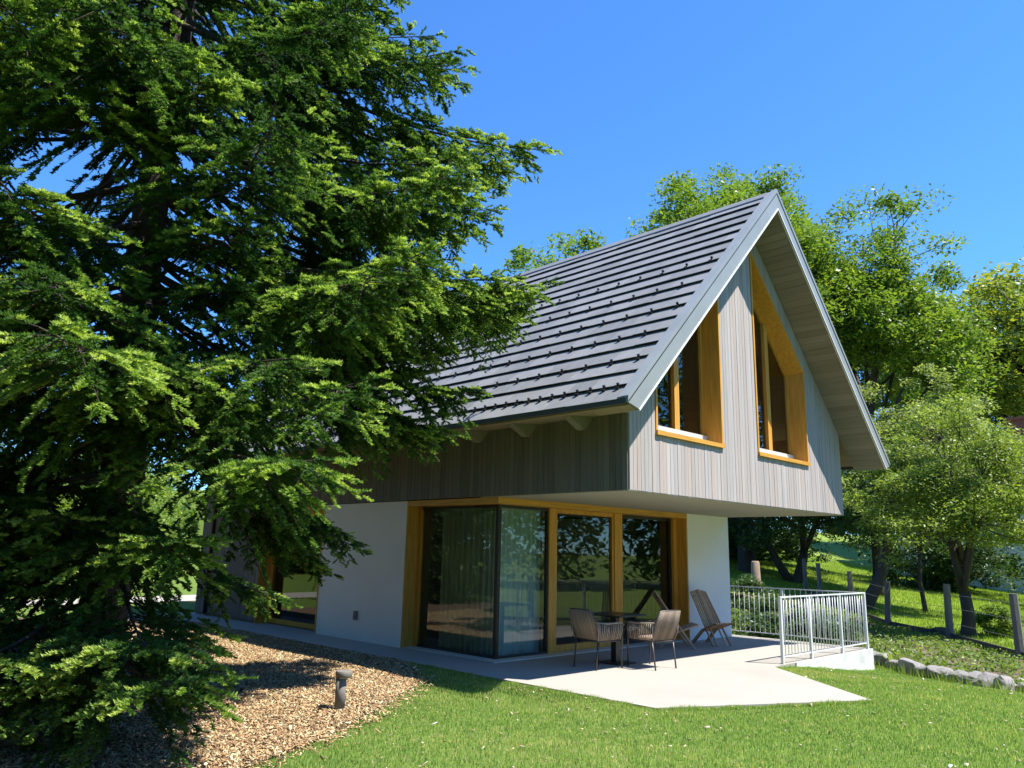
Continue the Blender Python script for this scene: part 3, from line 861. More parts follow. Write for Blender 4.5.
# ------------------------------------------------------------------ kerb stones
def stone_mesh(sx, sy, sz, seed):
    import bmesh
    r = np.random.default_rng(seed)
    bm = bmesh.new()
    bmesh.ops.create_icosphere(bm, subdivisions=4, radius=1.0)
    k = r.normal(size=(7, 3)); amp = r.uniform(0.05, 0.15, 7); planes = r.normal(size=(9, 3)); planes /= np.linalg.norm(planes, axis=1, keepdims=True); cut = r.uniform(0.62, 0.9, 9); ph = r.uniform(0, 6, 7)
    for v in bm.verts:
        c = np.array(v.co)
        c = np.sign(c) * np.abs(c) ** 0.72
        c = c * (1 + float(np.sum(amp * np.sin(k @ np.array(v.co) * 2.3 + ph))) * 0.6)
        for pn, cd in zip(planes, cut):
            ov = float(c @ pn) - cd
            if ov > 0: c = c - pn * ov * 0.9
        c = c + 0.03 * np.sin(c[[1, 2, 0]] * 17 + ph[:3])
        v.co = (c[0] * sx, c[1] * sy, c[2] * sz)
    me = bpy.data.meshes.new('kerb_stone')
    bm.to_mesh(me); bm.free()
    me.polygons.foreach_set('use_smooth', np.ones(len(me.polygons), bool))
    return me
pts = [Vector((x, y, 0)) for x, y in KERB]
acc = 0; stones = []
for a, b in zip(pts[:-1], pts[1:]):
    d = (b - a); n = max(1, int(round(d.length / 0.52)))
    for i in range(n):
        stones.append((a + d * ((i + 0.5) / n), math.atan2(d.y, d.x)))
NSTONE = []
for i, (pp, ang) in enumerate(stones):
    if pp.y < -3.9: continue
    o = link_mesh('kerb_stone', stone_mesh(random.uniform(0.30, 0.42), random.uniform(0.16, 0.22), random.uniform(0.13, 0.2), i), M['stone'])
    o.location = (pp.x + random.uniform(-.04, .04), pp.y + random.uniform(-.04, .04), hz(pp.x, pp.y) + 0.05)
    o.rotation_euler = (random.uniform(-.1, .1), random.uniform(-.1, .1), ang + random.uniform(-.15, .15))
    NSTONE.append(o)
ORD = ['first', 'second', 'third', 'fourth', 'fifth', 'sixth', 'seventh', 'eighth', 'ninth', 'tenth', 'eleventh', 'twelfth', 'thirteenth', 'fourteenth', 'fifteenth', 'sixteenth', 'seventeenth', 'eighteenth', 'nineteenth', 'twentieth']
for i, o in enumerate(NSTONE):
    tag(o, ORD[i] + ' rough pale edging stone counted from the terrace corner along the planting bed', 'stone', 'stones edging the planting bed')
for (x, y, s, lab) in ((16.1, 1.2, 0.22, 'dark mossy stone lying in the meadow by the round fruit tree'),):
    o = link_mesh('stone', stone_mesh(0.3, 0.2, 0.2, 77), M['bark']); o.location = (x, y, hz(x, y) + 0.1); tag(o, lab, 'stone')

# ------------------------------------------------------------------ fence
fn = thing('post_fence', 'old wire fence on grey wooden posts along the meadow', 'fence', (FENCE[4][0], FENCE[4][1], 0))
fo = Vector((FENCE[4][0], FENCE[4][1], 0))
tops = []
for i, (x, y) in enumerate(FENCE):
    z = hz(x, y); m = MB()
    lx, ly = random.uniform(-.07, .07), random.uniform(-.07, .07)
    m.tube([(x - fo.x, y - fo.y, z - 0.2), (x - fo.x + lx * .5, y - fo.y + ly * .5, z + 0.7), (x - fo.x + lx, y - fo.y + ly, z + 1.42 + random.uniform(-.08, .08))], [0.105, 0.096, 0.088], 7, smooth=False)
    m.build('post', M['post'], fn)
    tops.append((x - fo.x + lx * .6, y - fo.y + ly * .6, z))
for h in (0.45, 0.85, 1.2):
    m = MB(); m.tube([(a, b, z + h) for a, b, z in tops], 0.005, 4); m.build('wire', M['wire'], fn)
m = MB()
for a, b in zip(tops[:-1], tops[1:]):
    m.bar((a[0], a[1], a[2] + 0.08), (b[0], b[1], b[2] + 0.08), 0.035, 0.2)
m.build('base_board', M['bark'], fn)

# ------------------------------------------------------------------ neighbour house
nbh = thing('neighbour_house', 'white house with a red brick chimney beyond the meadow', 'house', (48.7, 7.9, 0.8), math.radians(12))
m = MB(); m.box(-1.5, 9, -5.5, 5, -1, 5.2); m.prism_xz([(-1.5, 5.2), (9, 5.2), (3.75, 8.6)], -5.5, 5); m.build('wall', M['white_house'], nbh)
m = MB()
m.hexa([(-2.0, -6.0, 4.95), (-2.0, 5.5, 4.95), (3.75, 5.5, 8.72), (3.75, -6.0, 8.72), (-2.0, -6.0, 5.15), (-2.0, 5.5, 5.15), (3.75, 5.5, 8.95), (3.75, -6.0, 8.95)])
m.hexa([(3.752, -6.0, 8.72), (3.752, 5.5, 8.72), (9.5, 5.5, 4.95), (9.5, -6.0, 4.95), (3.752, -6.0, 8.95), (3.752, 5.5, 8.95), (9.5, 5.5, 5.15), (9.5, -6.0, 5.15)])
nr = m.build('roof', M['house_roof'], nbh)
m = MB(); m.box(0.4, 1.5, -2.9, -1.8, 6.0, 10.0); m.box(0.3, 1.6, -3.0, -1.7, 10.0, 10.2); m.build('chimney', M['brick'], nr)
for yy in (-3.6, 0.2, 3.0):
    m = MB(); m.box(-1.54, -1.50, yy - 0.6, yy + 0.6, 0.9, 2.3); w_ = m.build('window', M['darkglass'], nbh)
    m = MB(); m.box(-1.58, -1.541, yy - 0.7, yy + 0.7, 0.8, 0.9); m.build('sill', M['white_house'], w_)

# ------------------------------------------------------------------ foliage generators
def frames(d):
    d = d / np.linalg.norm(d, axis=1, keepdims=True)
    h = np.where(np.abs(d[:, 2:3]) < 0.9, np.array([[0, 0, 1.0]]), np.array([[1.0, 0, 0]]))
    u = np.cross(d, h); u /= np.linalg.norm(u, axis=1, keepdims=True)
    return d, u, np.cross(u, d)

def leaf_quads(C, size, r, flat=0.55):
    """diamond leaves at centres C, mostly facing up; returns (4N,3)"""
    n = len(C)
    nrm = r.normal(size=(n, 3)) * flat + np.array([0, 0, 1.0])
    d, u, w = frames(nrm)
    a = r.uniform(0, 2 * np.pi, n)[:, None]
    x = u * np.cos(a) + w * np.sin(a); y = -u * np.sin(a) + w * np.cos(a)
    s = (size * r.uniform(0.6, 1.25, n))[:, None]
    return np.stack([C - x * s, C + y * s * 0.42 - d * s * .12, C + x * s, C - y * s * 0.42 - d * s * .12], 1).reshape(-1, 3)

def tree(name, label, cat, base, H, Rw, trunk_h, mat, bark='bark', seed=1, nclus=260, per=110, lsize=0.13, clus=0.75, trunk_r=0.22, shape='round', lean=(0, 0), group=None, gap=0.0, depth_ratio=1.0):
    """trunk with recursive limbs; leaf clumps sit at the ends of the twigs, inside an uneven envelope"""
    r = np.random.default_rng(seed)
    x0, y0 = base; z0 = hz(x0, y0) - 0.05
    t = thing(name, label, cat, (x0, y0, z0), 0, group)
    mb = MB(); ends = []
    ph = r.uniform(0, 6.28, 8)
    cz = trunk_h + (H - trunk_h) * 0.48; rz_ = (H - trunk_h) * 0.54
    def env(d):   # radius of the crown along unit direction d
        az = math.atan2(d[1], d[0])
        k = 1 + 0.18 * math.sin(2 * az + ph[0]) + 0.17 * math.sin(3 * az + ph[1] + 2 * d[2]) + 0.17 * math.sin(5 * d[2] + ph[2] + az)
        rr = np.array([d[0] / Rw, d[1] / (Rw * depth_ratio), d[2] / rz_])
        return k / np.linalg.norm(rr)
    top = Vector((lean[0], lean[1], trunk_h))
    mid = top * 0.5 + Vector((r.uniform(-.05, .05) * trunk_h, r.uniform(-.05, .05) * trunk_h, 0))
    mb.tube([(0, 0, -0.2), (top.x * .08, top.y * .08, 0.25), mid, top], [trunk_r * 1.45, trunk_r * 1.08, trunk_r * 0.92, trunk_r * 0.8], 10)
    cen = np.array([lean[0] * 1.3, lean[1] * 1.3, cz])
    # clump targets through the shell and inside of the envelope
    tg = []
    while len(tg) < nclus:
        d = r.normal(size=3); d /= np.linalg.norm(d)
        if d[2] < -0.55 and shape != 'shrub': continue
        f = r.uniform(0.25, 1.0) ** 0.45
        if gap and math.sin(4.1 * d[0] + ph[3]) * math.sin(3.7 * d[1] + ph[4]) * math.sin(4.3 * d[2] + ph[5]) > 1 - gap: continue
        tg.append(cen + d * env(d) * f)
    tg = np.array(tg)
    # limbs: k-means style grouping of clumps into limbs, sub-limbs
    nl = max(5, nclus // 34)
    seeds = tg[r.choice(len(tg), nl, replace=False)]
    for _ in range(4):
        lab = np.argmin(((tg[:, None] - seeds[None]) ** 2).sum(-1), 1)
        seeds = np.array([tg[lab == k].mean(0) if (lab == k).any() else seeds[k] for k in range(nl)])
    for k in range(nl):
        mem = tg[lab == k]
        if not len(mem): continue
        st = np.array(top) * r.uniform(0.82, 1.0)
        if seeds[k][2] > cz and r.random() < 0.7: st = np.array([cen[0] * .6 + top.x * .4, cen[1] * .6 + top.y * .4, trunk_h + (cz - trunk_h) * r.uniform(0.1, 0.7)])
        e_ = seeds[k]
        m1 = st * 0.55 + e_ * 0.45 + np.array([r.normal() * .06, r.normal() * .06, 0.10]) * np.linalg.norm(e_ - st)
        r0 = trunk_r * r.uniform(0.34, 0.55)
        mb.tube([st, st * .75 + m1 * .25 + r.normal(size=3) * .03 * H * .1, m1, e_], [r0, r0 * .85, r0 * .6, r0 * .28], 7)
        for q_ in mem:
            s_ = m1 * 0.5 + e_ * 0.5 if r.random() < .5 else e_
            md = (s_ + q_) / 2 + r.normal(size=3) * 0.08 * np.linalg.norm(q_ - s_)
            mb.tube([s_, md, q_], [r0 * .26, r0 * .17, r0 * .07], 4, cap=False)
    # central stem
    mb.tube([top, np.array(top) * .5 + cen * .5 + r.normal(size=3) * .1, cen + np.array([0, 0, rz_ * .55])], [trunk_r * .78, trunk_r * .5, trunk_r * .12], 8)
    mb.build('trunk', M[bark], t)
    n = nclus * per
    ci = r.integers(0, nclus, n)
    cs = r.uniform(0.55, 1.25, nclus)
    dd = r.normal(size=(n, 3)); dd /= np.linalg.norm(dd, axis=1, keepdims=True)
    rad = r.uniform(0, 1, n) ** 0.5
    C = tg[ci] + dd * (rad * cs[ci] * clus)[:, None] * np.array([1.15, 1.15, 0.62])
    C = C[C[:, 2] > 0.05]
    V = leaf_quads(C, lsize, r)
    tint = np.clip(0.5 + 0.22 * r.normal(size=len(C)) + 0.16 * (np.sin(ci[:len(C)] * 12.9898) > .2), 0, 1)
    raw_mesh('crown', V, 4, M[mat], tint, t)
    return t

def conifer(name, label, base, H, seed):
    r = np.random.default_rng(seed)
    bx, by = base; bz = hz(bx, by)
    t = thing(name, label, 'tree', (bx, by, bz))
    mb = MB()
    hs = np.linspace(-0.3, H, 14)
    mb.tube([(0.05 * math.sin(h * .9), 0.05 * math.cos(h * .7), h) for h in hs], [0.25 * (1 - h / H) ** 0.8 + 0.02 if h > 0 else 0.33 for h in hs], 12)
    limb = mb
    SO, SD, SL, ST = [], [], [], []          # shoots: origin, direction, length, tint
    RA, RB = [], []                          # woody branchlets as thin ribbons
    def Lmax(z):
        if z < 2.0: return 2.5 + 0.5 * z
        if z < 5.0: return 3.5 + (z - 2.0) * 0.55
        if z < 7.5: return 4.8
        return max(0.35, 4.7 * ((H - z) / (H - 7.5)) ** 1.25)
    branches = []
    z = 0.8
    while z < H - 0.4:
        nb = 5 if z < 6 else 4
        a0 = r.uniform(0, 6.28)
        for k in range(nb):
            az = a0 + 6.283 * k / nb + r.normal() * 0.22
            branches.append((z + r.uniform(-.15, .15), az, Lmax(z) * r.uniform(0.72, 1.08), None))
        z += r.uniform(0.40, 0.52)
    for k in range(34):                      # boughs on the open, sunny side
        zz_ = r.uniform(1.6, 8.5)
        branches.append((zz_, math.atan2(-0.95, -0.3) + r.uniform(-1.1, 0.95), Lmax(zz_) * r.uniform(0.6, 0.98), None))
    branches += EXTRA
    for (z0, az, Lb, par) in branches:
        ca, sa = math.cos(az), math.sin(az)
        if par is None:
            # low boughs towards the house were pruned
            toward = ca * 0.94 + sa * (-0.30)
            if (z0 < 5.2 and toward > 0.35) or (z0 < 3.5 and toward > 0.06): continue
            if z0 < 3.2 and toward > 0.0: Lb *= 0.55
            if z0 > 7.0 and toward > 0.25: Lb *= 0.84
            droop = r.uniform(0.50, 0.76) if z0 > 3 else r.uniform(0.22, 0.40)
            lift = r.uniform(0.22, 0.42) if z0 > 3 else r.uniform(0.2, .35)
        else:
            droop, lift = par
        if z0 > 12: droop *= 0.4
        n = 22
        s = np.linspace(0, 1, n)
        curl = r.normal() * 0.12
        rad = s * Lb
        lat = curl * Lb * s * s
        zz = z0 - droop * rad + lift * droop * 1.25 * rad * s + 0.06 * Lb * s ** 4
        P = np.stack([ca * rad - sa * lat, sa * rad + ca * lat, zz], 1)
        P[:, 2] = np.maximum(P[:, 2], 0.12 + 0.1 * r.random())
        rb = 0.010 + 0.0078 * Lb
        limb.tube([tuple(p) for p in P[::3]], [max(0.006, rb * (1 - 0.92 * v)) for v in s[::3]], 6, cap=False)
        T = np.gradient(P, axis=0); T /= np.linalg.norm(T, axis=1, keepdims=True)
        # second order
        dens = 21.0 if z0 < 11 else 9.0
        m = int(Lb * dens)
        tlo = (0.42 if z0 < 4.45 else (0.30 if z0 < 8.2 else 0.20)) if par is not None else (0.14 if z0 < 4.5 else (0.34 if z0 < 8.5 else 0.20))
        m = int(m * (1.06 - tlo))
        ts = np.sort(r.uniform(tlo, 1.0, m)) ** 0.85
        idx = ts * (n - 1)
        i0 = np.clip(idx.astype(int), 0, n - 2); f = (idx - i0)[:, None]
        O = P[i0] * (1 - f) + P[i0 + 1] * f
        TT = T[i0]
        sideh = np.stack([-TT[:, 1], TT[:, 0], np.zeros(m)], 1); sideh /= np.linalg.norm(sideh, axis=1, keepdims=True)
        sg = np.where(np.arange(m) % 2 == 0, 1.0, -1.0)[:, None]
        ang = np.radians(r.uniform(38, 66, m))[:, None]
        d2 = TT * np.cos(ang) + sideh * sg * np.sin(ang)
        hang = r.random(m) < 0.36
        d2[:, 2] += np.where(hang, -r.uniform(0.5, 1.3, m), r.uniform(-0.30, 0.12, m))
        d2 /= np.linalg.norm(d2, axis=1, keepdims=True)
        l2 = (0.18 + 1.10 * np.minimum(1.0, (1.14 - ts) * 1.7) * min(1.0, Lb / 4.2)) * r.uniform(0.55, 1.05, m)
        l2 = np.where(ts > 0.9, np.maximum(l2, 0.22), l2)
        # tip leader
        O = np.vstack([O, P[-1:]]); d2 = np.vstack([d2, T[-1:]]); l2 = np.append(l2, 0.35); ts = np.append(ts, 1.0); m += 1
        sag = r.uniform(0.10, 0.35, m)
        RA.append(O); E = O + d2 * l2[:, None]; E[:, 2] -= sag * l2 * l2; RB.append(E)
        # third order shoots
        cnt = np.maximum(3, (l2 / 0.036).astype(int))
        rep = np.repeat(np.arange(m), cnt)
        pos = r.random(len(rep))
        pos = 0.08 + 0.92 * pos
        o3 = O[rep] + d2[rep] * (l2[rep] * pos)[:, None]
        o3[:, 2] -= sag[rep] * (l2[rep] * pos) ** 2
        dd = d2[rep].copy(); dd[:, 2] -= 2 * sag[rep] * l2[rep] * pos
        dd /= np.linalg.norm(dd, axis=1, keepdims=True)
        sh = np.stack([-dd[:, 1], dd[:, 0], np.zeros(len(rep))], 1); sh /= np.linalg.norm(sh, axis=1, keepdims=True) + 1e-9
        s3 = np.where(r.random(len(rep)) < .5, 1.0, -1.0)[:, None]
        a3 = np.radians(r.uniform(15, 60, len(rep)))[:, None]
        d3 = dd * np.cos(a3) + sh * s3 * np.sin(a3) + np.array([0, 0, 1.0]) * r.normal(-0.08, 0.16, len(rep))[:, None]
        d3 /= np.linalg.norm(d3, axis=1, keepdims=True)
        l3 = r.uniform(0.08, 0.19, len(rep)) * (1.15 - 0.45 * pos)
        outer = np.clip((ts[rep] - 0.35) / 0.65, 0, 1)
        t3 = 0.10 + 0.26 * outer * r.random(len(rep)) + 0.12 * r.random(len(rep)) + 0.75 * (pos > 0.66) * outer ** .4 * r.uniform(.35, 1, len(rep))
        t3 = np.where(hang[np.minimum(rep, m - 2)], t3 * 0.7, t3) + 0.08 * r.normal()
        SO.append(o3); SD.append(d3); SL.append(l3); ST.append(t3)
    limb.build('trunk', M['bark_s'], t)
    SO = np.vstack(SO); SD = np.vstack(SD); SL = np.concatenate(SL); ST = np.clip(np.concatenate(ST), 0, 1)
    # woody twigs
    A = np.vstack(RA); B = np.vstack(RB)
    d, u, w = frames(B - A)
    hw = 0.004
    V = np.stack([A - u * hw * 1.5, A + u * hw * 1.5, B + u * hw * .4, B - u * hw * .4], 1)
    V2 = np.stack([A - w * hw * 1.5, A + w * hw * 1.5, B + w * hw * .4, B - w * hw * .4], 1)
    raw_mesh('twigs', np.concatenate([V.reshape(-1, 3), V2.reshape(-1, 3)]), 4, M['bark_s'], None, t)
    # needles
    K = 24
    N = len(SO)
    d, u, w = frames(SD)                 # w points up-ish
    sK = (np.arange(K)[None] + r.random((N, K))) / K
    aK = r.uniform(0, 2 * np.pi, (N, K))
    up = np.sin(aK); up = np.where(up < -0.2, -up * 0.8, up)
    perp = u[:, None] * np.cos(aK)[..., None] + w[:, None] * up[..., None]
    c = SO[:, None] + d[:, None] * (SL[:, None] * sK)[..., None]
    nd = perp * 0.86 + d[:, None] * 0.55
    ln = r.uniform(0.026, 0.042, (N, K))[..., None]
    tip = c + nd * ln
    sd = np.cross(nd, r.normal(size=(N, K, 3))); sd /= np.linalg.norm(sd, axis=2, keepdims=True) + 1e-9
    wd = 0.0105
    V = np.stack([c - sd * wd, c + sd * wd, tip], 2).reshape(-1, 3)
    tn = np.repeat(ST, K) + r.normal(0, 0.05, N * K)
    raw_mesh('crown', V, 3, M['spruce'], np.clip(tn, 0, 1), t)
    print('conifer shoots', N, 'needles', N * K)
    return t

# ------------------------------------------------------------------ the spruce in front
def azd(x, y): return math.atan2(y, x)
EXTRA = [ # (start height, azimuth, length, (droop, lift)) boughs that stand out of the outline
    (8.5, azd(3.8, -3.3), 4.7, (0.58, 0.22)),
    (8.2, azd(3.9, -3.1), 4.3, (0.56, 0.22)),
    (8.9, azd(3.3, -3.6), 3.6, (0.62, 0.26)),
    (9.4, azd(4.2, -2.3), 2.6, (0.58, 0.40)),
    (10.6, azd(3.4, -3.0), 3.0, (0.75, 0.25)),
    (10.0, azd(2.2, -3.6), 3.3, (0.66, 0.3)),
    (7.0, azd(4.2, -2.4), 3.9, (0.55, 0.35)),
    (6.4, azd(4.2, -2.2), 5.0, (0.50, 0.36)),
    (6.1, azd(4.3, -1.9), 4.9, (0.48, 0.36)),
    (6.9, azd(3.4, -3.2), 3.7, (0.52, 0.35)),
    (6.0, azd(4.3, -1.6), 4.7, (0.46, 0.40)),
    (6.0, azd(3.4, -2.6), 4.4, (0.46, 0.40)),
    (5.7, azd(3.9, -2.5), 4.7, (0.40, 0.38)),
    (5.4, azd(3.0, -2.9), 4.0, (0.40, 0.40)),
    (5.2, azd(4.0, -1.2), 4.0, (0.42, 0.40)),
    (5.0, azd(3.0, -2.0), 3.2, (0.50, 0.30)),
    (5.0, azd(3.6, -1.9), 4.0, (0.55, 0.25)),
    (4.9, azd(3.8, -1.2), 3.9, (0.62, 0.20)),
    (4.6, azd(3.4, -1.7), 3.6, (0.60, 0.22)),
    (3.9, azd(2.6, -0.4), 2.7, (1.02, 0.14)),
    (3.7, azd(2.6, 0.0), 2.6, (1.0, 0.12)),
    (3.4, azd(2.7, -0.25), 2.5, (0.95, 0.10)),
    (4.1, azd(2.8, -0.1), 2.9, (0.98, 0.12)),
    (3.3, azd(2.2, -1.0), 2.1, (0.85, 0.2)),
    (1.9, azd(-0.6, -3.2), 3.6, (0.45, 0.25)),
    (1.6, azd(-1.6, -3.0), 3.4, (0.40, 0.25)),
    (1.3, azd(-1.0, -3.0), 3.9, (0.28, 0.25)),
    (2.4, azd(0.6, -2.6), 2.1, (0.75, 0.15)),
]
conifer('spruce_tree', 'huge dark green spruce with drooping boughs in front of the house', (-5.55, 3.1), 17.0, 5)

# ------------------------------------------------------------------ trees and shrubs beyond the house
GB = 'tall trees behind the house'
tree('broadleaf_tree', 'tall bright green tree rising behind the gable ridge', 'tree', (28.2, 13.6), 20.8, 6.6, 6.5, 'leaf_oak', seed=29, nclus=640, per=240, lsize=0.135, clus=1.1, trunk_r=0.42, group=GB, gap=0.05)
tree('broadleaf_tree', 'tall green tree right of the gable with its dark limbs showing', 'tree', (29.9, 7.75), 18.8, 4.6, 6.5, 'leaf_oak', seed=38, nclus=320, per=230, lsize=0.13, clus=1.1, trunk_r=0.28, group=GB, gap=0.16)
tree('broadleaf_tree', 'yellow green broad tree at the right edge of the picture', 'tree', (67.5, 9.0), 24.0, 12.0, 8.0, 'leaf_gold', seed=44, nclus=420, per=140, lsize=0.28, clus=1.9, trunk_r=0.5, group=GB, gap=0.2)
tree('broadleaf_tree', 'dark leaved tree below the yellow green tree at the right', 'tree', (74.0, 14.0), 21.0, 10.5, 4.5, 'leaf_dark', seed=58, nclus=260, per=150, lsize=0.30, clus=2.1, trunk_r=0.5, group=GB, gap=0.2)
tree('broadleaf_tree', 'green treetop just showing over the roof ridge left of the gable', 'tree', (30.9, 24.3), 19.6, 4.6, 6.0, 'leaf_oak', seed=63, nclus=130, per=130, lsize=0.19, clus=1.1, trunk_r=0.34, group=GB)
tree('broadleaf_tree', 'small green treetop showing over the roof beside the spruce tips', 'tree', (28.1, 27.5), 18.2, 4.2, 6.0, 'leaf_oak', seed=64, nclus=120, per=130, lsize=0.19, clus=1.1, trunk_r=0.34, group=GB)
tree('broadleaf_tree', 'dark dense tree under the cantilever behind the white wall', 'tree', (29.5, 17.5), 6.5, 3.8, 0.6, 'leaf_dark', seed=71, nclus=200, per=150, lsize=0.15, clus=0.95, trunk_r=0.2, shape='shrub')
# orchard
tree('fruit_tree', 'round pale green fruit tree on a short dark trunk behind the fence', 'tree', (16.84, 0.63), 6.4, 2.5, 1.25, 'leaf_fruit', seed=81, nclus=270, per=170, lsize=0.06, clus=0.5, trunk_r=0.19, gap=0.25)
tree('fruit_tree', 'dark leaning fruit tree beside the corner of the railing', 'tree', (22.33, 5.62), 5.6, 2.1, 2.3, 'leaf_dark', seed=82, nclus=120, per=170, lsize=0.08, clus=0.62, trunk_r=0.24, lean=(0.75, -0.75))
tt = tree('fruit_tree', 'twin trunked fruit tree in the meadow under the cantilever', 'tree', (28.28, 10.98), 6.0, 3.9, 1.5, 'leaf_dark', seed=83, nclus=170, per=150, lsize=0.11, clus=0.85, trunk_r=0.26, lean=(0.2, -0.3))
m = MB(); m.tube([(-0.1, 0.25, -0.1), (-0.45, 0.75, 1.0), (-0.65, 1.2, 2.0), (-0.5, 1.5, 3.3)], [0.24, 0.19, 0.16, 0.09], 9); m.build('second_trunk', M['bark'], tt)
tree('bushy_tree', 'tall silvery green bushy tree behind the round fruit tree', 'tree', (25.2, 4.4), 9.0, 2.7, 2.5, 'leaf_silver', seed=84, nclus=230, per=170, lsize=0.085, clus=0.65, trunk_r=0.09)
tree('leafy_bush', 'light green bush at the far right behind the round fruit tree', 'bush', (26.5, -1.9), 4.8, 2.6, 0.7, 'leaf_fruit', seed=85, nclus=170, per=160, lsize=0.08, clus=0.6, trunk_r=0.09, shape='shrub')
tree('hedge_bush', 'dark hedge bush at the foot of the meadow trees', 'bush', (40.0, 7.6), 5.0, 5.5, 0.5, 'leaf_dark', seed=86, nclus=170, per=150, lsize=0.14, clus=0.9, trunk_r=0.1, shape='shrub')
tree('hedge_bush', 'dark green bush left of the twin trunked tree', 'bush', (36.0, 17.0), 5.2, 5.5, 0.5, 'leaf_dark', seed=87, nclus=150, per=150, lsize=0.14, clus=0.85, trunk_r=0.1, shape='shrub')
tree('meadow_bush', 'low dark bush in the meadow right of the round fruit tree', 'bush', (17.9, 0.1), 0.75, 0.75, 0.1, 'leaf_shrub', seed=88, nclus=40, per=120, lsize=0.05, clus=0.25, trunk_r=0.03, shape='shrub')
for i, (x, y, h, w, lab) in enumerate(((8.6, 2.6, 0.8, 0.7, 'dark shrub just behind the rear railing'), (9.2, 6.0, 0.9, 0.8, 'dark shrub behind the railing near the white wall'), (12.5, 4.6, 0.9, 0.9, 'dark shrub in the middle of the bed behind the railing'), (16.0, 7.0, 1.1, 1.0, 'broad dark shrub near the fence behind the railing'), (9.6, 1.9, 0.75, 0.6, 'dark low shrub right behind the corner of the railing'), (10.6, 1.7, 0.6, 0.6, 'dark low shrub behind the edging stones'), (11.2, 2.9, 0.8, 0.7, 'dark low shrub at the foot of the fence post'), (9.3, 4.2, 0.85, 0.7, 'green shrub seen through the railing'), (11.5, 6.3, 1.0, 0.9, 'green shrub behind the railing beside the pale stump'), (14.5, 8.6, 1.3, 1.0, 'light green shrub at the fence beside the white wall'))):
    tree('low_shrub', lab, 'shrub', (x, y), h, w, 0.1, 'leaf_shrub' if i > 6 else 'leaf_dark', seed=90 + i, nclus=45, per=120, lsize=0.055, clus=0.24, trunk_r=0.025, shape='shrub', group='shrubs in the planting bed')
# big garden trees left of the viewpoint; some mirrored, three unseen ones added to shade the side wall
for i, (x, y, h, lab) in enumerate(((-12.8, 16.5, 12.0, 'dense green tree mirrored in the left part of the shaded corner pane'), (-19.5, 23.5, 13.0, 'far green tree mirrored behind the corner post'), (-14.2, 1.5, 13.0, 'unseen broad green tree added to shade the long side wall'), (-15.6, 8.5, 14.0, 'unseen tall green tree added to block sky light from the side wall'), (-17.5, 15.5, 13.0, 'unseen green tree beyond the spruce, added to darken the side wall'))):
    tree('broadleaf_tree', lab, 'tree', (x, y), h, 4.0, 2.2, 'leaf_oak', seed=140 + i, nclus=200, per=110, lsize=0.16, clus=1.15, trunk_r=0.3)
# garden behind and left of the house
GL = 'garden shrubs beyond the spruce'
for i, (x, y, h, w, mt, lab) in enumerate((
        (0.6, 22.8, 3.4, 1.9, 'leaf_shrub', 'yellow green sunny shrub right beside the far end of the house'), (-3.4, 22.6, 3.6, 2.3, 'leaf_fruit', 'light green shrub behind the spruce trunk'), (1.4, 27.0, 5.2, 2.8, 'leaf_shrub', 'sunny green shrub behind the far corner of the house'),
        (-1.5, 31.0, 5.0, 3.4, 'leaf_shrub', 'bright shrub seen through the gap left of the house'),
        (-6.5, 33.0, 4.8, 3.2, 'leaf_fruit', 'light green shrub beyond the spruce trunk'),
        (-11.0, 31.0, 5.2, 3.2, 'leaf_shrub', 'green shrub far behind the lower spruce boughs'),
        (-16.0, 27.0, 5.0, 3.4, 'leaf_oak', 'green garden tree at the left edge behind the spruce'),
        (5.5, 41.0, 6.6, 3.6, 'leaf_shrub', 'distant garden tree seen past the far corner of the house'), (0.5, 44.0, 6.4, 3.8, 'leaf_oak', 'distant round garden tree behind the spruce trunk'), (10.5, 47.0, 7.0, 4.2, 'leaf_oak', 'distant garden tree mostly behind the house end'), (-7.8, 15.2, 3.4, 2.4, 'leaf_dark', 'unseen dark shrub added to darken the reflection in the side door'), (-10.5, 20.5, 4.0, 2.8, 'leaf_shrub', 'unseen green shrub beyond the path, added to cover the lawn mirrored in the side door'), (4.0, 34.0, 6.0, 3.6, 'leaf_oak', 'green garden tree hidden by the house end'))):
    tree('garden_shrub', lab, 'shrub', (x, y), h, w, 0.5, mt, seed=110 + i, nclus=110, per=130, lsize=0.11, clus=0.75, trunk_r=0.1, shape='shrub', group=GL)  # two of them are unseen, added to darken the side door's reflection
m = MB()
m.tube([(0, 0, -0.2), (0.02, 0, 0.4), (0.05, 0.02, 1.25), (0.05, 0.02, 1.3)], [0.26, 0.19, 0.16, 0.12], 11)
o = m.build('tree_stump', M['bark_pale']); o.location = (20.4, 9.0, hz(20.4, 9.0)); tag(o, 'pale bare stump of a felled tree behind the railing', 'stump')
m = MB()
m.tube([(0, 0, -0.2), (0.0, 0, 1.5), (0.05, 0.02, 3.4)], [0.16, 0.15, 0.13], 9)
o = m.build('bare_trunk', M['bark_pale']); o.location = (-1.9, 21.5, hz(-1.9, 21.5)); tag(o, 'pale bare trunk standing in the garden left of the house', 'trunk')
o = poly_sheet('garden_path', [(-14, 18.5), (-1.0, 17.6), (6, 18.2), (6, 20.4), (-1.0, 19.6), (-14, 20.6)], M['concrete'], 0.5, 0.03); tag(o, 'pale gravel path behind the house', kind='structure')

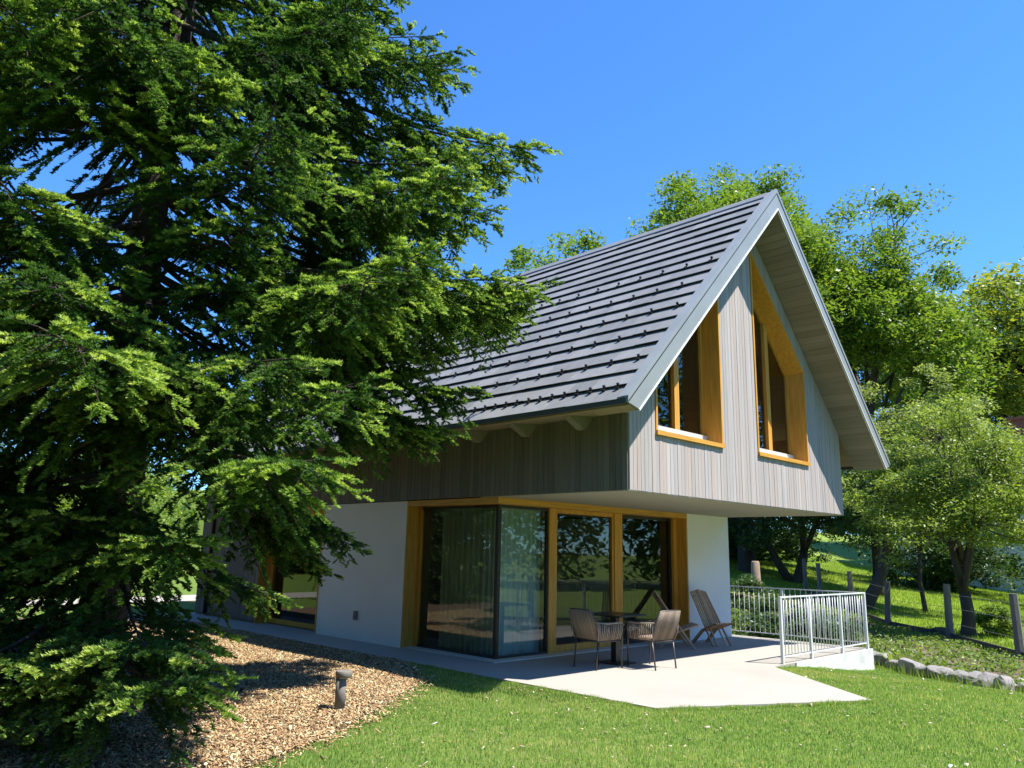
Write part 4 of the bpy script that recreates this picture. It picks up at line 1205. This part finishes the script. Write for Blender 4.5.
# woods on the far side of the lawn: the leafy mass mirrored in the terrace glass; unseen left arc added to shade the side wall
r = np.random.default_rng(5)
C = []
for k in range(92):
    a = math.radians(-2 - 250 * k / 91 + r.normal() * 1.2)
    d_ = r.uniform(34, 44)
    cx, cy = 2 + d_ * math.cos(a), -4 + d_ * math.sin(a)
    hh = r.uniform(9, 14) if k > 34 else r.uniform(14, 20)
    n = 1500
    dd = r.normal(size=(n, 3)); dd /= np.linalg.norm(dd, axis=1, keepdims=True)
    kk = 1 + 0.25 * np.sin(dd[:, 0] * 7 + k) * np.sin(dd[:, 2] * 6 + k * 2)
    C.append(np.array([cx, cy, hh * 0.5]) + dd * (r.uniform(0.5, 1, n) ** .4 * kk)[:, None] * np.array([2.9, 2.9, hh * 0.52]))
C = np.vstack(C); C = C[C[:, 2] > -0.2]
o = raw_mesh('woods', leaf_quads(C, 0.36, r), 4, M['leaf_oak'], np.clip(0.35 + 0.25 * r.normal(size=len(C)), 0, 1))
tag(o, 'leafy wood on the far side of the lawn, mirrored in the terrace glass', 'woods', kind='stuff')

# ------------------------------------------------------------------ daylily clump by the edging
lil = MB()
for k in range(34):
    a = random.uniform(0, 6.28); ln = random.uniform(0.35, 0.62); sp = random.uniform(0.15, 0.45)
    p0 = Vector((random.uniform(-.06, .06), random.uniform(-.06, .06), 0)); dx, dy = math.cos(a), math.sin(a)
    path = [p0 + Vector((dx * sp * s_, dy * sp * s_, ln * s_ - 0.55 * ln * s_ ** 3)) for s_ in (0, .3, .6, .85, 1.0)]
    for i in range(4):
        w0 = 0.011 * (1 - (i / 4) ** 2) + 0.001; w1 = 0.011 * (1 - ((i + 1) / 4) ** 2) + 0.001
        n_ = Vector((-dy, dx, 0))
        lil.add([path[i] - n_ * w0, path[i] + n_ * w0, path[i + 1] + n_ * w1, path[i + 1] - n_ * w1], [(0, 1, 2, 3)], 0.8)
o = lil.build('lily_plant', M['leaf_shrub']); o.location = (8.25, -0.3, hz(8.25, -0.3)); tag(o, 'arching strap leaved lily clump in front of the edging stones', 'plant')

# ------------------------------------------------------------------ ground cover, grass, chips
def blades(C, h, w, r, lean=0.35):
    n = len(C)
    a = r.uniform(0, 2 * np.pi, n)
    tip = C + np.stack([np.cos(a) * lean * h * r.random(n), np.sin(a) * lean * h * r.random(n), h], 1)
    b = r.uniform(0, 2 * np.pi, n)
    s = np.stack([np.cos(b), np.sin(b), np.zeros(n)], 1) * (np.asarray(w) * np.ones(n))[:, None]
    return np.stack([C - s, C + s, tip], 1).reshape(-1, 3)

r = np.random.default_rng(99)
def scatter(n, x0, x1, y0, y1, keep):
    x = r.uniform(x0, x1, n); y = r.uniform(y0, y1, n)
    k = keep(x, y); x = x[k]; y = y[k]
    return np.stack([x, y, height(x, y) + 0.012 * np.sin(x * 1.7 + 1.1) * np.sin(y * 1.3)], 1)
grown = [(a * 1.0, b) for a, b in MULCH]
def edge_noise(x, y): return 0.05 * np.sin(x * 5.1) + 0.05 * np.sin(y * 6.3 + x)
def lawn_ok(x, y):
    n = edge_noise(x, y)
    return ~in_poly(x, y, TERRACE) & ~in_poly(x + n - .02, y + n - .02, MULCH) & ~in_poly(x, y, BED)
bedpoly = BED
C1 = scatter(760000, -9.5, 9.8, -7.6, 4.0, lambda x, y: lawn_ok(x, y) & (x > -8.2) & ((x + 8.6) * 0.7 + (y + 6.4) * 0.7 > 2.8) & (np.hypot(x + 8.6, y + 6.4) < 19) & (((x + 8.6) * 0.7 + (y + 6.4) * 0.7) * 0.80 + 1.2 > np.abs((x + 8.6) * 0.707 - (y + 6.4) * 0.707)))
patch = np.sin(C1[:, 0] * 0.9 + 1.3) * np.sin(C1[:, 1] * 1.1 + .4) + 0.6 * np.sin(C1[:, 0] * 2.7 + C1[:, 1] * 1.9)
hh = r.uniform(0.018, 0.040, len(C1)) * (1 + 0.12 * patch)
patch2 = np.sin(C1[:, 0] * 0.45 + 2.1) * np.sin(C1[:, 1] * 0.6 + 1.4)
tn = np.clip(0.42 + 0.13 * patch + 0.14 * patch2 + 0.10 * np.sin(C1[:, 0] * 9.1 + 3 * np.sin(C1[:, 1] * 4)) * np.sin(C1[:, 1] * 8.3) + r.normal(0, 0.22, len(C1)), 0, 0.97)
# drier rim along the wedge by the terrace
rim = np.exp(-((C1[:, 0] - 3.6) ** 2 + (C1[:, 1] + 0.5) ** 2) / 0.7)
tn = np.clip(tn + 0.55 * rim * r.random(len(C1)), 0, 1)
tn = np.where(r.random(len(C1)) < 0.05, 1.0, tn)
o = raw_mesh('grass', blades(C1, hh, r.uniform(0.003, 0.0055, len(C1)), r), 3, M['grass'], tn)
tag(o, 'short mown lawn grass in front of the terrace', 'grass', kind='stuff')
print('grass', len(C1))
C2 = scatter(200000, 9, 48, -8, 24, lambda x, y: ~in_poly(x, y, BED) & ~in_poly(x, y, TERRACE) & (np.abs((x + 8.6) * 0.707 - (y + 6.4) * 0.707) < 0.72 * ((x + 8.6) * .7 + (y + 6.4) * .7)) & (x - y > 3))
hh = r.uniform(0.05, 0.13, len(C2))
o = raw_mesh('meadow_grass', blades(C2, hh, r.uniform(0.008, 0.016, len(C2)), r), 3, M['meadow'], np.clip(r.normal(.5, .22, len(C2)), 0, 1))
tag(o, 'longer sunny meadow grass behind the fence', 'grass', kind='stuff')
# ragged longer tufts along the paving edge and the mulch edge
def along(poly, n, spread, closed=False):
    P = np.array(poly + ([poly[0]] if closed else []), float)
    seg = np.linalg.norm(np.diff(P, axis=0), axis=1); cum = np.concatenate([[0], np.cumsum(seg)])
    t_ = r.uniform(0, cum[-1], n); i = np.clip(np.searchsorted(cum, t_) - 1, 0, len(seg) - 1)
    f = ((t_ - cum[i]) / seg[i])[:, None]
    q_ = P[i] * (1 - f) + P[i + 1] * f
    d_ = (P[i + 1] - P[i]) / seg[i][:, None]
    q_ = q_ + np.stack([-d_[:, 1], d_[:, 0]], 1) * (r.normal(size=n) * spread)[:, None]
    return q_[:, 0], q_[:, 1]
ex, ey = along([(-0.9, 3.6), (-0.9, -1.01), (1.68, -2.41), (3.41, -0.28), (3.70, -0.24), (7.44, -0.24)], 26000, 0.03)
k_ = ~in_poly(ex, ey, TERRACE) & ((ex < 3.5) | (ey < -0.27)); ex, ey = ex[k_], ey[k_]
clump = 0.5 + 0.5 * np.sin(ex * 7.3 + ey * 5.9) * np.sin(ex * 2.9 - ey * 8.1)
CE = np.stack([ex, ey, height(ex, ey)], 1)
o = raw_mesh('edge_grass', blades(CE, (0.025 + 0.055 * clump * r.random(len(CE))), r.uniform(0.003, 0.006, len(CE)), r, 0.9), 3, M['grass'], np.clip(r.normal(.5, .22, len(CE)), 0, 1))
tag(o, 'ragged longer grass creeping over the terrace edge', 'grass', kind='stuff')
# bed ground cover
C3 = scatter(110000, 2, 22.5, -7, 10.6, lambda x, y: in_poly(x, y, BED) & (np.sin(x * 2.1) * np.sin(y * 2.6 + 1) + 0.5 * np.sin(x * 5.3 + y * 4.1) > -0.35))
C3[:, 2] += 0.03 + r.uniform(0.0, 0.16, len(C3))
o = raw_mesh('ground_cover', leaf_quads(C3, 0.05, r, 0.7), 4, M['leaf_shrub'], np.clip(r.normal(.5, .25, len(C3)), 0, 1))
tag(o, 'patchy leafy ground cover on the planting bed', 'plants', kind='stuff')
C4 = scatter(16000, 2.5, 9.6, -6, 1, lambda x, y: in_poly(x, y, [(a - .45, b + .15) for a, b in KERB] + [(a + .1, b - .1) for a, b in KERB[::-1]]) & ~in_poly(x, y, TERRACE))
o = raw_mesh('edging_weeds', blades(C4, r.uniform(0.05, 0.24, len(C4)), r.uniform(0.005, 0.010, len(C4)), r, 0.6), 3, M['leaf_shrub'], np.clip(r.normal(.75, .2, len(C4)), 0, 1))
tag(o, 'weeds and tall grass along the foot of the edging stones', 'weeds', kind='stuff')

# wood chips: flat slivers of bark and wood
def slivers(C, ln, wd, th, r, tilt=0.45):
    n = len(C)
    nrm = r.normal(size=(n, 3)) * tilt + np.array([0, 0, 1.0])
    d, u, w = frames(nrm)
    a = r.uniform(0, 2 * np.pi, n)[:, None]
    x = (u * np.cos(a) + w * np.sin(a)) * ln[:, None]; y = (-u * np.sin(a) + w * np.cos(a)) * wd[:, None]; z = d * th
    k = r.uniform(0.6, 1.0, n)[:, None]
    V = np.stack([C - x - y, C + x - y * k, C + x * .9 + y * k, C - x * 1.05 + y, C - x - y + z, C + x - y * k + z, C + x * .9 + y * k + z, C - x * 1.05 + y + z], 1)
    F = np.array([(4, 5, 6, 7), (0, 1, 5, 4), (1, 2, 6, 5), (2, 3, 7, 6), (3, 0, 4, 7)])
    idx = (np.arange(n)[:, None, None] * 8 + F[None]).reshape(-1, 4)
    return V.reshape(-1, 3), idx
def mulch_ok(x, y):
    n = edge_noise(x, y)
    return in_poly(x + n, y + n, MULCH) & (np.abs((x + 8.6) * 0.707 - (y + 6.4) * 0.707) < 0.8 * ((x + 8.6) * .7 + (y + 6.4) * .7) + 1)
C5 = scatter(230000, -9.5, -0.9, -2, 11, mulch_ok)
C5[:, 2] += 0.024 + r.uniform(0, 0.022, len(C5))
sx_, sy_ = along(MULCH[1:9], 2600, 0.13)
k_ = ~in_poly(sx_, sy_, TERRACE)
C5s = np.stack([sx_[k_], sy_[k_], height(sx_[k_], sy_[k_]) + r.uniform(0.02, 0.04, k_.sum())], 1)
C5 = np.vstack([C5, C5s])
ln = 0.007 + 0.034 * r.random(len(C5)) ** 2.4; wd = 0.003 + 0.008 * r.random(len(C5)) ** 2
V, idx = slivers(C5, ln, wd, 0.004, r)
tn = np.clip(r.normal(0.55, 0.30, len(C5)), 0, 1)
o = raw_mesh('wood_chips', V, 4, M['chips'], np.repeat(tn, 5), faces=idx)
tag(o, 'loose tan and brown wood chips covering the bed', 'wood chips', kind='stuff')
# flecks on the lawn: fallen leaves, daisies
C6 = scatter(1100, -7.5, 8.5, -7, 2, lawn_ok)
C6[:, 2] += r.uniform(0.016, 0.036, len(C6))
C6b = scatter(160, -0.8, 7, -2.4, 2.0, lambda x, y: in_poly(x, y, TERRACE)); C6b[:, 2] = 0.004
V, idx = slivers(np.vstack([C6]), 0.007 + 0.028 * r.random(len(C6)) ** 3, 0.005 + 0.012 * r.random(len(C6)) ** 2, 0.003, r, 0.3)
o = raw_mesh('lawn_litter', V, 4, M['fleck'], np.repeat(r.random(len(C6)), 5), faces=idx)
tag(o, 'scattered dry leaves and daisies on the lawn', 'leaf litter', kind='stuff')
